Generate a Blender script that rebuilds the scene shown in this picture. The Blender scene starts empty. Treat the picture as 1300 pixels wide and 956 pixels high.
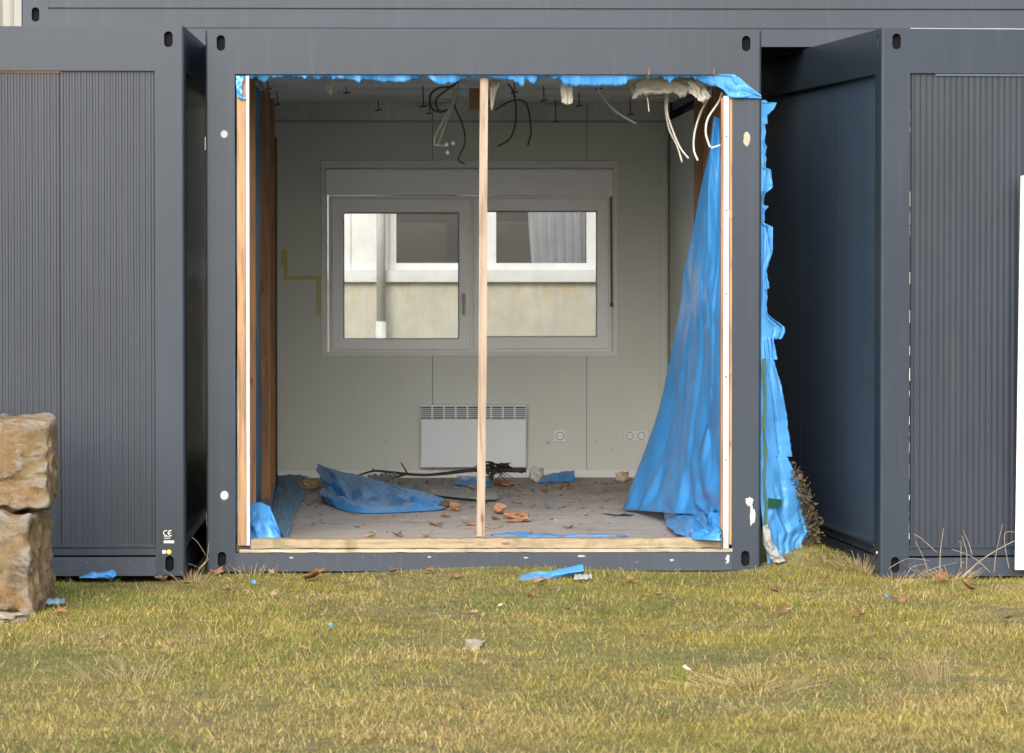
import bpy, bmesh, math, random
import numpy as np
from mathutils import Vector, Matrix, Euler, noise

# ------------------------------------------------------------------ camera, sky, sun, exposure
SC = bpy.context.scene
COL = SC.collection
FPX = 4841.0                       # focal length in photograph pixels (1300 wide)
CAM = Vector((0.0, -20.6, 1.79))
ROT = Euler((math.radians(90 - 1.515), 0, math.radians(-1.361)), 'XYZ')
cd = bpy.data.cameras.new('camera'); cam = bpy.data.objects.new('camera', cd); COL.objects.link(cam)
cam.location = CAM; cam.rotation_euler = ROT
cd.sensor_width = 36.0; cd.lens = FPX / 1300 * 36; cd.shift_y = -45 / 1300
cd.clip_start = 0.1; cd.clip_end = 1000
cd.dof.use_dof = True; cd.dof.focus_distance = 20.9; cd.dof.aperture_fstop = 8.0
SC.camera = cam

SUN_EL, SUN_AZ = math.radians(32), math.radians(194)   # azimuth from +Y towards +X
w = bpy.data.worlds.new('World'); SC.world = w; w.use_nodes = True
nt = w.node_tree; nt.nodes.clear()
sky = nt.nodes.new('ShaderNodeTexSky'); sky.sky_type = 'NISHITA'; sky.sun_disc = False
sky.sun_elevation = SUN_EL; sky.sun_rotation = SUN_AZ; sky.air_density = 1.0; sky.dust_density = 4.0; sky.ozone_density = 1.0
hs = nt.nodes.new('ShaderNodeHueSaturation'); hs.inputs['Saturation'].default_value = 0.42
bg = nt.nodes.new('ShaderNodeBackground'); bg.inputs['Strength'].default_value = 0.15
wo = nt.nodes.new('ShaderNodeOutputWorld')
nt.links.new(sky.outputs[0], hs.inputs['Color']); nt.links.new(hs.outputs[0], bg.inputs['Color']); nt.links.new(bg.outputs[0], wo.inputs['Surface'])
sd = bpy.data.lights.new('sun', 'SUN'); sun = bpy.data.objects.new('sun', sd); COL.objects.link(sun)
sd.energy = 1.5; sd.angle = math.radians(50); sd.color = (1.0, 0.975, 0.94)
SDIR = Vector((math.sin(SUN_AZ) * math.cos(SUN_EL), math.cos(SUN_AZ) * math.cos(SUN_EL), math.sin(SUN_EL)))
sun.rotation_euler = SDIR.to_track_quat('Z', 'Y').to_euler()
SC.view_settings.view_transform = 'Standard'; SC.view_settings.look = 'None'
SC.view_settings.exposure = 0.92; SC.view_settings.gamma = 1.0; SC.view_settings.use_curve_mapping = False
SC.cycles.max_bounces = 8; SC.cycles.diffuse_bounces = 5; SC.cycles.glossy_bounces = 3; SC.cycles.transparent_max_bounces = 8; SC.cycles.transmission_bounces = 4

RM = ROT.to_matrix()
def ray(px, py):
    return RM @ Vector(((px - 650) / FPX, (433 - py) / FPX, -1.0))
def P(px, py, Y):                  # the point seen at a photograph pixel, on the plane y = Y
    d = ray(px, py); return CAM + d * ((Y - CAM.y) / d.y)
def PZ(px, py, z):                 # the same on the plane z
    d = ray(px, py); return CAM + d * ((z - CAM.z) / d.z)

random.seed(7); RNG = np.random.default_rng(11)

# ------------------------------------------------------------------ materials
MATS = {}
def new_mat(name):
    m = bpy.data.materials.new(name); m.use_nodes = True; MATS[name] = m
    n = m.node_tree; b = n.nodes['Principled BSDF']
    return m, n, b
def nd(n, t, **kw):
    o = n.nodes.new(t)
    for k, v in kw.items(): setattr(o, k, v)
    return o
def world_pos(n, scale=(1, 1, 1)):
    g = nd(n, 'ShaderNodeNewGeometry'); mp = nd(n, 'ShaderNodeMapping'); mp.inputs['Scale'].default_value = scale
    n.links.new(g.outputs['Position'], mp.inputs['Vector']); return mp.outputs[0]
def noise_tex(n, vec, scale, detail=6, rough=0.6, dist=0.0):
    t = nd(n, 'ShaderNodeTexNoise'); t.inputs['Scale'].default_value = scale; t.inputs['Detail'].default_value = detail
    t.inputs['Roughness'].default_value = rough; t.inputs['Distortion'].default_value = dist
    n.links.new(vec, t.inputs['Vector']); return t.outputs['Fac']
def ramp(n, fac, stops):
    r = nd(n, 'ShaderNodeValToRGB'); e = r.color_ramp.elements
    while len(e) < len(stops): e.new(0.5)
    for i, (p, c) in enumerate(stops):
        e[i].position = p; e[i].color = (*c, 1) if len(c) == 3 else c
    n.links.new(fac, r.inputs[0]); return r.outputs['Color']
def mix(n, fac, a, b, mode='MIX'):
    m = nd(n, 'ShaderNodeMix', data_type='RGBA', blend_type=mode)
    for sock, v in ((0, fac), (6, a), (7, b)):
        if isinstance(v, (int, float)): m.inputs[sock].default_value = v
        elif isinstance(v, tuple): m.inputs[sock].default_value = (*v, 1)
        else: n.links.new(v, m.inputs[sock])
    return m.outputs[2]
def bump(n, b, h, strength=0.3, dist=0.01):
    u = nd(n, 'ShaderNodeBump'); u.inputs['Strength'].default_value = strength; u.inputs['Distance'].default_value = dist
    n.links.new(h, u.inputs['Height']); n.links.new(u.outputs[0], b.inputs['Normal'])
G = lambda v: (v, v, v)

def paint(name, base, rough=0.42, dirt=0.35, scr=0.0, dirtcol=None, spec=0.5, streak=0.30):
    m, n, b = new_mat(name); p = world_pos(n)
    lo = tuple(c * (1 - dirt) for c in base); hi = tuple(c * (1 + dirt * 0.55) for c in base)
    c = ramp(n, noise_tex(n, p, 1.1, 5, 0.5), [(0.25, lo), (0.75, hi)])
    st = noise_tex(n, world_pos(n, (14, 14, 0.9)), 1.5, 5, 0.6)                       # rain streaks
    c = mix(n, ramp(n, st, [(0.52, G(0)), (0.78, G(streak))]), c, dirtcol or tuple(x * 1.6 + 0.02 for x in base))
    if scr > 0:
        f = noise_tex(n, world_pos(n, (3, 3, 9)), 11, 3, 0.5)
        c = mix(n, ramp(n, f, [(0.735 - scr * 0.03, G(0)), (0.755, G(0.8))]), c, (0.42, 0.43, 0.44))
    n.links.new(c, b.inputs['Base Color'])
    n.links.new(ramp(n, noise_tex(n, p, 0.9, 3), [(0.3, G(rough - 0.02)), (0.7, G(rough + 0.04))]), b.inputs['Roughness'])
    b.inputs['Specular IOR Level'].default_value = spec
    return m
paint('anthracite', (0.024, 0.034, 0.049), 0.34, 0.18, 0, (0.050, 0.060, 0.078), 0.42, 0.34)
paint('anthracite_panel', (0.025, 0.031, 0.043), 0.34, 0.2, 0.0, (0.052, 0.058, 0.07), 0.45, 0.30)
paint('anthracite_lit', (0.058, 0.088, 0.130), 0.22, 0.12, 0, None, 0.8, 0.06)  # anthracite made lighter and bluer to stand in for light in the gaps
paint('steel_sill', (0.030, 0.040, 0.058), 0.40, 0.3, 0.8)
paint('wall_laminate', (0.60, 0.615, 0.55), 0.5, 0.06, 0, (0.53, 0.52, 0.46), 0.5, 0.16)
paint('white_trim', (0.70, 0.70, 0.67), 0.4, 0.06, 0, streak=0.04)
paint('white_plastic', (0.80, 0.80, 0.79), 0.32, 0.04, 0, streak=0.04)
paint('white_metal', (0.48, 0.49, 0.48), 0.35, 0.08, 0, streak=0.04)
paint('heater_white', (0.72, 0.74, 0.77), 0.35, 0.04, 0, streak=0.04)
paint('slot_dark', (0.12, 0.12, 0.12), 0.6, 0.1, 0, streak=0.04)
paint('ceiling_board', (0.62, 0.61, 0.57), 0.7, 0.25, 0)
paint('galvanised', (0.36, 0.37, 0.38), 0.35, 0.2, 0)
paint('far_white', (0.66, 0.66, 0.645), 0.5, 0.04, 0, streak=0.04)
paint('ribbed_light', (0.27, 0.255, 0.225), 0.5, 0.1, 0)
paint('board_white', (0.72, 0.71, 0.685), 0.45, 0.04, 0, streak=0.04)
paint('board_edge', (0.10, 0.11, 0.34), 0.5, 0.1, 0)
paint('black_plastic', (0.015, 0.015, 0.016), 0.4, 0.1, 0, streak=0.04)
paint('cable_white', (0.62, 0.58, 0.49), 0.45, 0.1, 0)
paint('cable_dark', (0.05, 0.05, 0.05), 0.5, 0.1, 0)
paint('yellow_tape', (0.55, 0.47, 0.16), 0.5, 0.12, 0)
paint('curtain', (0.80, 0.78, 0.80), 0.8, 0.1, 0, streak=0.04)
paint('room_sky_tint', (0.05, 0.085, 0.14), 0.8, 0.3, 0)  # blue base stands in for the sky mirrored in the far panes
paint('sticker_white', (0.75, 0.75, 0.75), 0.5, 0.03, 0)
paint('sticker_yellow', (0.62, 0.58, 0.05), 0.5, 0.03, 0)
paint('green_tape', (0.004, 0.05, 0.025), 0.4, 0.4, 0, None, 0.5, 0)
paint('shaded_cavity', (0.010, 0.010, 0.011), 0.95, 0.3, 0, None, 0.1, 0)  # near-black colour standing in for shade inside the casting holes
paint('rust', (0.30, 0.13, 0.05), 0.8, 0.4, 0)
paint('far_pipe', (0.50, 0.505, 0.50), 0.4, 0.1, 0)

def wood(name, base, axis='z', dark=0.55, moss=0.0):
    m, n, b = new_mat(name)
    sc = {'z': (26, 26, 1.6), 'x': (1.6, 26, 26), 'y': (26, 1.6, 26)}[axis]
    g = noise_tex(n, world_pos(n, sc), 1.6, 6, 0.6, 0.4)
    c = ramp(n, g, [(0.32, tuple(x * dark for x in base)), (0.5, base), (0.72, tuple(min(1, x * 1.25) for x in base))])
    v = nd(n, 'ShaderNodeTexVoronoi'); v.inputs['Scale'].default_value = 3.0
    s2 = {'z': (4, 4, 1.3), 'x': (1.3, 4, 4), 'y': (4, 1.3, 4)}[axis]
    n.links.new(world_pos(n, s2), v.inputs['Vector'])
    c = mix(n, ramp(n, v.outputs['Distance'], [(0.07, G(0.85)), (0.13, G(0))]), c, (0.19, 0.055, 0.018))   # knots
    dk = noise_tex(n, world_pos(n), 3.0, 6)
    c = mix(n, ramp(n, dk, [(0.55, G(0)), (0.75, G(0.55))]), c, (0.17, 0.12, 0.08))
    if moss:
        c = mix(n, ramp(n, noise_tex(n, world_pos(n), 7, 5), [(0.52, G(0)), (0.66, G(moss))]), c, (0.16, 0.15, 0.07))
    n.links.new(c, b.inputs['Base Color']); b.inputs['Roughness'].default_value = 0.75
    bump(n, b, g, 0.35, 0.004)
    return m
wood('pine_z', (0.38, 0.22, 0.11), 'z')
wood('pine_pale', (0.34, 0.255, 0.185), 'z', 0.5)
wood('pine_brown', (0.34, 0.165, 0.07), 'z')
wood('sill_wood', (0.32, 0.245, 0.155), 'x', 0.5, 0.85)
wood('sill_pale', (0.42, 0.36, 0.255), 'x', 0.6, 0.6)
wood('bark_dark', (0.035, 0.026, 0.022), 'x')
wood('pine_x', (0.30, 0.15, 0.06), 'x')

def film(name, base, rough=0.28, trans=0.35, spec=0.5):
    m, n, b = new_mat(name); p = world_pos(n)
    c = ramp(n, noise_tex(n, p, 3.0, 5), [(0.3, tuple(x * 0.85 for x in base)), (0.7, tuple(min(1, x * 1.12) for x in base))])
    d = noise_tex(n, p, 9.0, 8, 0.7)
    c = mix(n, ramp(n, d, [(0.6, G(0)), (0.85, G(0.22))]), c, (0.22, 0.25, 0.27))
    n.links.new(c, b.inputs['Base Color']); b.inputs['Roughness'].default_value = rough; b.inputs['Specular IOR Level'].default_value = spec
    bump(n, b, noise_tex(n, p, 22, 5, 0.6, 1.2), 0.22, 0.012)
    t = nd(n, 'ShaderNodeBsdfTranslucent'); n.links.new(c, t.inputs['Color'])
    ms = nd(n, 'ShaderNodeMixShader'); ms.inputs[0].default_value = trans
    o = n.nodes['Material Output']
    n.links.new(b.outputs[0], ms.inputs[1]); n.links.new(t.outputs[0], ms.inputs[2]); n.links.new(ms.outputs[0], o.inputs['Surface'])
    return m
film('film_blue', (0.068, 0.335, 0.74), 0.20, 0.28, 1.0)
film('film_pale', (0.09, 0.38, 0.80), 0.35, 0.35)
film('film_outer', (0.11, 0.41, 0.82), 0.32, 0.3, 0.5)
film('film_dusty', (0.15, 0.27, 0.37), 0.6, 0.15, 0.3)
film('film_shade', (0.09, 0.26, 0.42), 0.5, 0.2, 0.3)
film('film_clear', (0.45, 0.46, 0.44), 0.35, 0.4)
film('fleece', (0.68, 0.64, 0.57), 0.9, 0.25, 0.1)

def simple(name, stops, scale=8, rough=0.8, bmp=0.3, bd=0.01, detail=8, transl=0):
    m, n, b = new_mat(name); p = world_pos(n)
    f = noise_tex(n, p, scale, detail, 0.65)
    c = ramp(n, f, stops); n.links.new(c, b.inputs['Base Color']); b.inputs['Roughness'].default_value = rough
    if bmp: bump(n, b, noise_tex(n, p, scale * 3, 6), bmp, bd)
    if transl:
        t = nd(n, 'ShaderNodeBsdfTranslucent'); n.links.new(c, t.inputs['Color'])
        ms = nd(n, 'ShaderNodeMixShader'); ms.inputs[0].default_value = transl
        n.links.new(b.outputs[0], ms.inputs[1]); n.links.new(t.outputs[0], ms.inputs[2]); n.links.new(ms.outputs[0], n.nodes['Material Output'].inputs['Surface'])
    return m
simple('leaf_brown', [(0.3, (0.20, 0.085, 0.04)), (0.7, (0.40, 0.20, 0.10))], 20, 0.8, 0.3, 0.005, 6, 0.25)
simple('leaf_tan', [(0.3, (0.30, 0.19, 0.10)), (0.7, (0.48, 0.33, 0.19))], 20, 0.8, 0.3, 0.005, 6, 0.25)
simple('brick_bit', [(0.3, (0.20, 0.095, 0.05)), (0.7, (0.36, 0.185, 0.095))], 25)
simple('dry_mass', [(0.3, (0.03, 0.02, 0.012)), (0.55, (0.09, 0.06, 0.032)), (0.75, (0.17, 0.12, 0.065))], 25, 0.9)
simple('straw', [(0.3, (0.32, 0.23, 0.11)), (0.7, (0.52, 0.42, 0.24))], 12, 0.8, 0, 0, 4, 0.2)
simple('stalk', [(0.3, (0.24, 0.17, 0.11)), (0.7, (0.42, 0.33, 0.24))], 12, 0.8, 0)
simple('stone_grey', [(0.3, (0.17, 0.14, 0.11)), (0.7, (0.33, 0.28, 0.22))], 20)
simple('plaster_white', [(0.3, (0.62, 0.62, 0.6)), (0.7, (0.74, 0.74, 0.73))], 30, 0.9, 0.6, 0.01)
simple('filler_grey', [(0.3, (0.26, 0.27, 0.28)), (0.7, (0.46, 0.46, 0.46))], 40, 0.9, 0.4)
simple('green_blade', [(0.3, (0.10, 0.17, 0.02)), (0.7, (0.2, 0.28, 0.04))], 12, 0.7, 0, 0, 4, 0.2)
simple('filler_tan', [(0.3, (0.36, 0.27, 0.17)), (0.7, (0.6, 0.52, 0.4))], 30, 0.9, 0.6)

def floor_mat():
    m, n, b = new_mat('vinyl_floor'); p = world_pos(n)
    c = ramp(n, noise_tex(n, p, 1.3, 8, 0.7), [(0.3, (0.25, 0.215, 0.19)), (0.7, (0.40, 0.355, 0.325))])
    c = mix(n, ramp(n, noise_tex(n, p, 6, 8, 0.75), [(0.56, G(0)), (0.72, G(0.75))]), c, (0.11, 0.08, 0.055))
    n.links.new(c, b.inputs['Base Color'])
    n.links.new(ramp(n, noise_tex(n, p, 3, 6), [(0.3, G(0.45)), (0.7, G(0.75))]), b.inputs['Roughness'])
    bump(n, b, noise_tex(n, p, 40, 4), 0.15, 0.004)
floor_mat()

def sandstone():
    m, n, b = new_mat('sandstone'); p = world_pos(n)
    c = ramp(n, noise_tex(n, p, 5.0, 12, 0.75, 0.8), [(0.30, (0.17, 0.105, 0.05)), (0.43, (0.40, 0.235, 0.095)), (0.55, (0.47, 0.33, 0.17)), (0.70, (0.54, 0.45, 0.32))])
    gy_ = noise_tex(n, world_pos(n, (1, 1, 1.6)), 3.4, 9, 0.7, 0.5)
    c = mix(n, ramp(n, gy_, [(0.52, G(0)), (0.62, G(0.7))]), c, (0.40, 0.345, 0.26))
    dk = noise_tex(n, p, 3.6, 8, 0.65, 0.4)
    c = mix(n, ramp(n, dk, [(0.55, G(0)), (0.64, G(0.9))]), c, (0.060, 0.058, 0.038))          # lichen and soot
    pl = noise_tex(n, world_pos(n, (1, 1, 2)), 7.5, 9, 0.75)
    c = mix(n, ramp(n, pl, [(0.55, G(0)), (0.65, G(0.85))]), c, (0.54, 0.49, 0.42))
    g2 = nd(n, 'ShaderNodeNewGeometry')
    c = mix(n, ramp(n, g2.outputs['Pointiness'], [(0.515, G(0)), (0.56, G(0.8))]), c, (0.55, 0.51, 0.45))      # paler along convex edges
    n.links.new(c, b.inputs['Base Color']); b.inputs['Roughness'].default_value = 0.9
    v = nd(n, 'ShaderNodeTexVoronoi', feature='DISTANCE_TO_EDGE'); v.inputs['Scale'].default_value = 5; n.links.new(world_pos(n, (1, 1, 1.8)), v.inputs['Vector'])
    bump(n, b, noise_tex(n, p, 16, 12, 0.78, 0.6), 1.0, 0.09)
sandstone()

def render_wall():
    m, n, b = new_mat('stained_render'); p = world_pos(n)
    c = ramp(n, noise_tex(n, p, 2.2, 8, 0.65), [(0.3, (0.46, 0.44, 0.36)), (0.7, (0.58, 0.56, 0.48))])
    st = noise_tex(n, world_pos(n, (9, 9, 1.2)), 1.5, 6, 0.65)
    c = mix(n, ramp(n, st, [(0.5, G(0)), (0.75, G(0.4))]), c, (0.42, 0.37, 0.27))
    sp = nd(n, 'ShaderNodeSeparateXYZ'); g = nd(n, 'ShaderNodeNewGeometry'); n.links.new(g.outputs['Position'], sp.inputs[0])
    mr = nd(n, 'ShaderNodeMapRange'); mr.inputs[1].default_value = 1.02; mr.inputs[2].default_value = 1.44
    n.links.new(sp.outputs['Z'], mr.inputs[0])
    f2 = nd(n, 'ShaderNodeMath', operation='MULTIPLY'); n.links.new(mr.outputs[0], f2.inputs[0])
    n.links.new(ramp(n, noise_tex(n, world_pos(n, (4, 4, 1.2)), 2.0, 7, 0.7), [(0.47, G(0)), (0.72, G(0.8))]), f2.inputs[1])
    c = mix(n, f2.outputs[0], c, (0.52, 0.30, 0.06))                                        # rust wash below the sill
    n.links.new(c, b.inputs['Base Color']); b.inputs['Roughness'].default_value = 0.9
    bump(n, b, noise_tex(n, p, 40, 6), 0.3, 0.005)
render_wall()

def glass(name, tint, dust=1.0):
    m, n, b = new_mat(name); n.nodes.remove(b)
    t = nd(n, 'ShaderNodeBsdfTransparent'); t.inputs[0].default_value = (*tint, 1)
    g = nd(n, 'ShaderNodeBsdfGlossy'); g.inputs['Roughness'].default_value = 0.02
    f = nd(n, 'ShaderNodeFresnel'); f.inputs[0].default_value = 1.5
    ms = nd(n, 'ShaderNodeMixShader'); n.links.new(f.outputs[0], ms.inputs[0])
    n.links.new(t.outputs[0], ms.inputs[1]); n.links.new(g.outputs[0], ms.inputs[2])
    df = nd(n, 'ShaderNodeBsdfDiffuse'); df.inputs[0].default_value = (0.6, 0.6, 0.58, 1)     # dust on the pane
    m2 = nd(n, 'ShaderNodeMixShader'); p = world_pos(n)
    n.links.new(ramp(n, noise_tex(n, p, 6, 8, 0.7), [(0.35, G(0.02 * dust)), (0.8, G(0.13 * dust))]), m2.inputs[0])
    n.links.new(ms.outputs[0], m2.inputs[1]); n.links.new(df.outputs[0], m2.inputs[2])
    n.links.new(m2.outputs[0], n.nodes['Material Output'].inputs['Surface'])
glass('glass', (0.95, 0.96, 0.95)); glass('far_glass', (0.86, 0.88, 0.90), 0.25)

def ground_mat():
    m, n, b = new_mat('soil_turf'); p = world_pos(n)
    c = ramp(n, noise_tex(n, p, 9, 10, 0.75), [(0.3, (0.06, 0.045, 0.022)), (0.5, (0.16, 0.135, 0.05)), (0.7, (0.33, 0.26, 0.12))])
    c = mix(n, ramp(n, noise_tex(n, p, 1.1, 5), [(0.4, G(0)), (0.65, G(0.55))]), c, (0.11, 0.13, 0.03))
    n.links.new(c, b.inputs['Base Color']); b.inputs['Roughness'].default_value = 0.95
    bump(n, b, noise_tex(n, p, 30, 8, 0.7), 0.8, 0.03)
    m, n, b = new_mat('grass_blade')
    a = nd(n, 'ShaderNodeAttribute', attribute_name='Col')
    n.links.new(a.outputs['Color'], b.inputs['Base Color']); b.inputs['Roughness'].default_value = 0.6; b.inputs['Specular IOR Level'].default_value = 0.25
    t = nd(n, 'ShaderNodeBsdfTranslucent'); n.links.new(a.outputs['Color'], t.inputs['Color'])
    ms = nd(n, 'ShaderNodeMixShader'); ms.inputs[0].default_value = 0.3
    n.links.new(b.outputs[0], ms.inputs[1]); n.links.new(t.outputs[0], ms.inputs[2]); n.links.new(ms.outputs[0], n.nodes['Material Output'].inputs['Surface'])
ground_mat()

# ------------------------------------------------------------------ mesh helpers
class MB:
    def __init__(s): s.v = []; s.f = []; s.mi = []
    def add(s, vs, fs, mi=0):
        o = len(s.v); s.v += [tuple(p) for p in vs]; s.f += [tuple(i + o for i in f) for f in fs]; s.mi += [mi] * len(fs); return s
    def box(s, x0, x1, y0, y1, z0, z1, mi=0):
        return s.add([(x0, y0, z0), (x1, y0, z0), (x1, y1, z0), (x0, y1, z0), (x0, y0, z1), (x1, y0, z1), (x1, y1, z1), (x0, y1, z1)],
                     [(0, 3, 2, 1), (4, 5, 6, 7), (0, 1, 5, 4), (1, 2, 6, 5), (2, 3, 7, 6), (3, 0, 4, 7)], mi)
    def prism(s, poly, z0, z1, mi=0):            # poly: (x, y) outline counter-clockwise
        n = len(poly); vs = [(x, y, z0) for x, y in poly] + [(x, y, z1) for x, y in poly]
        fs = [tuple(range(n - 1, -1, -1)), tuple(range(n, 2 * n))] + [(i, (i + 1) % n, n + (i + 1) % n, n + i) for i in range(n)]
        return s.add(vs, fs, mi)
    def tube(s, pts, r, n=8, mi=0, taper=None):
        pts = [Vector(p) for p in pts]; m = len(pts); vs = []; up = None
        for i, p in enumerate(pts):
            t = (pts[min(i + 1, m - 1)] - pts[max(i - 1, 0)]).normalized()
            if up is None: up = t.orthogonal().normalized()
            up = (up - t * up.dot(t))
            up = up.normalized() if up.length > 1e-6 else t.orthogonal().normalized()
            bi = t.cross(up); rr = r if taper is None else r + (taper - r) * i / (m - 1)
            for k in range(n):
                a = 2 * math.pi * k / n; vs.append(p + up * (math.cos(a) * rr) + bi * (math.sin(a) * rr))
        fs = [(i * n + k, i * n + (k + 1) % n, (i + 1) * n + (k + 1) % n, (i + 1) * n + k) for i in range(m - 1) for k in range(n)]
        fs += [tuple(range(n - 1, -1, -1)), tuple((m - 1) * n + k for k in range(n))]
        return s.add(vs, fs, mi)
    def build(s, name, mats, parent=None, smooth=False):
        me = bpy.data.meshes.new(name); me.from_pydata(s.v, [], s.f)
        for mm in ([mats] if isinstance(mats, str) else mats): me.materials.append(MATS[mm])
        if any(s.mi): me.polygons.foreach_set('material_index', s.mi)
        if smooth: me.polygons.foreach_set('use_smooth', [True] * len(s.f))
        me.update(); o = bpy.data.objects.new(name, me); COL.objects.link(o)
        if parent: o.parent = parent
        return o
def tag(o, label, cat=None, group=None, kind=None):
    if label: o['label'] = label
    if cat: o['category'] = cat
    if group: o['group'] = group
    if kind: o['kind'] = kind
    return o
def empty(name, loc, rz=0.0):
    o = bpy.data.objects.new(name, None); COL.objects.link(o); o.location = loc; o.rotation_euler = (0, 0, rz); o.empty_display_size = 0.2; return o
def bx(name, mat, parent, *b): return MB().box(*b).build(name, mat, parent)
def bevel(o, w=0.004, seg=2):
    m = o.modifiers.new('bevel', 'BEVEL'); m.width = w; m.segments = seg; m.limit_method = 'ANGLE'; return o
def smooth_path(pts, k=6):
    pts = [Vector(p) for p in pts]; out = []
    q = [pts[0] * 2 - pts[1]] + pts + [pts[-1] * 2 - pts[-2]]
    for i in range(1, len(q) - 2):
        a, b, c, d = q[i - 1], q[i], q[i + 1], q[i + 2]
        for j in range(k):
            t = j / k
            out.append(0.5 * ((2 * b) + (c - a) * t + (2 * a - 5 * b + 4 * c - d) * t * t + (3 * b - a - 3 * c + d) * t ** 3))
    out.append(pts[-1]); return out
def resample(pts, n):
    pts = [Vector(p) for p in pts]; L = [0.0]
    for a, b in zip(pts, pts[1:]): L.append(L[-1] + (b - a).length)
    out = []; j = 0
    for i in range(n):
        t = L[-1] * i / (n - 1)
        while j < len(pts) - 2 and L[j + 1] < t: j += 1
        out.append(pts[j].lerp(pts[j + 1], min(1, max(0, (t - L[j]) / max(1e-9, L[j + 1] - L[j])))))
    return out
_CR = {}
def creases(u, v, seed, n, amp, wd=0.09, tall=1.0):
    """sharp tent-shaped creases at random places and directions on a sheet"""
    if (seed, n) not in _CR:
        q = random.Random(seed); _CR[(seed, n)] = [(q.random(), q.random(), q.uniform(0, 3.1416), q.uniform(0.08, 0.35), q.uniform(-1, 1), q.uniform(0.5, 1.6)) for _ in range(n)]
    t = 0.0
    for a, b, th, L_, s_, k in _CR[(seed, n)]:
        dx, dy = u - a, (v - b) * tall; c, d = math.cos(th), math.sin(th)
        al, ac = dx * c + dy * d, -dx * d + dy * c
        f = 1 - abs(ac) / (wd * k)
        if f > 0: t += s_ * f * max(0.0, 1 - (al / L_) ** 2)
    return t * amp
def fbm(p, o=4): return noise.fractal(Vector(p), 1.0, 2.0, o)
def sheet(name, A, B, nu, nv, disp, mat, parent=None, th=0.0006, by_length=False, smooth=True):
    """a thin sheet spanned between the edge polylines A and B; disp(u, v, p) adds folds"""
    if by_length: a = resample(A, nv); b = resample(B, nv)
    else:
        def lin(Q):
            out = []
            for i in range(nv):
                t = i / (nv - 1) * (len(Q) - 1); j = min(int(t), len(Q) - 2); out.append(Vector(Q[j]).lerp(Vector(Q[j + 1]), t - j))
            return out
        a, b = lin(A), lin(B)
    m = MB(); vs = []
    for j in range(nv):
        for i in range(nu):
            u, v = i / (nu - 1), j / (nv - 1); p = a[j].lerp(b[j], u); vs.append(p + disp(u, v, p))
    m.add(vs, [(j * nu + i, j * nu + i + 1, (j + 1) * nu + i + 1, (j + 1) * nu + i) for j in range(nv - 1) for i in range(nu - 1)])
    o = m.build(name, mat, parent, smooth)
    if th:
        s = o.modifiers.new('thickness', 'SOLIDIFY'); s.thickness = th
    return o

# ------------------------------------------------------------------ ground and turf
def ground_z(x, y):
    z = -0.022 + 0.026 * np.exp(-((x - 0.34) / 1.35) ** 4) * np.exp(-(y / 0.7) ** 2) + 0.012 * np.sin(x * 1.7 + 0.6) * np.sin(y * 1.3 + 1.1) + 0.010 * np.sin(x * 4.1 + y * 2.7)
    z = z + 0.15 * np.exp(-(((x - 2.14) / 0.26) ** 2 + ((y - 0.15) / 0.30) ** 2))           # mound in the gap
    z = z + 0.03 * np.exp(-(((x - 3.0) / 0.7) ** 2 + ((y + 0.65) / 0.22) ** 2))
    return z
def axis(lo, hi, step, far):
    core = np.arange(lo, hi + step / 2, step); g = np.geomspace(step, far, 14)
    return np.concatenate([lo - np.cumsum(g)[::-1], core, hi + np.cumsum(g)])
gx, gy = axis(-4.6, 5.6, 0.08, 60), axis(-9.5, 1.4, 0.08, 60)
XX, YY = np.meshgrid(gx, gy); ZZ = ground_z(XX, YY)
nx, ny = len(gx), len(gy)
m = MB(); m.v = list(map(tuple, np.stack([XX, YY, ZZ], -1).reshape(-1, 3)))
m.f = [(j * nx + i, j * nx + i + 1, (j + 1) * nx + i + 1, (j + 1) * nx + i) for j in range(ny - 1) for i in range(nx - 1)]; m.mi = [0] * len(m.f)
tag(m.build('ground', 'soil_turf', None, True), 'uneven lawn soil under the containers', kind='structure')

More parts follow.
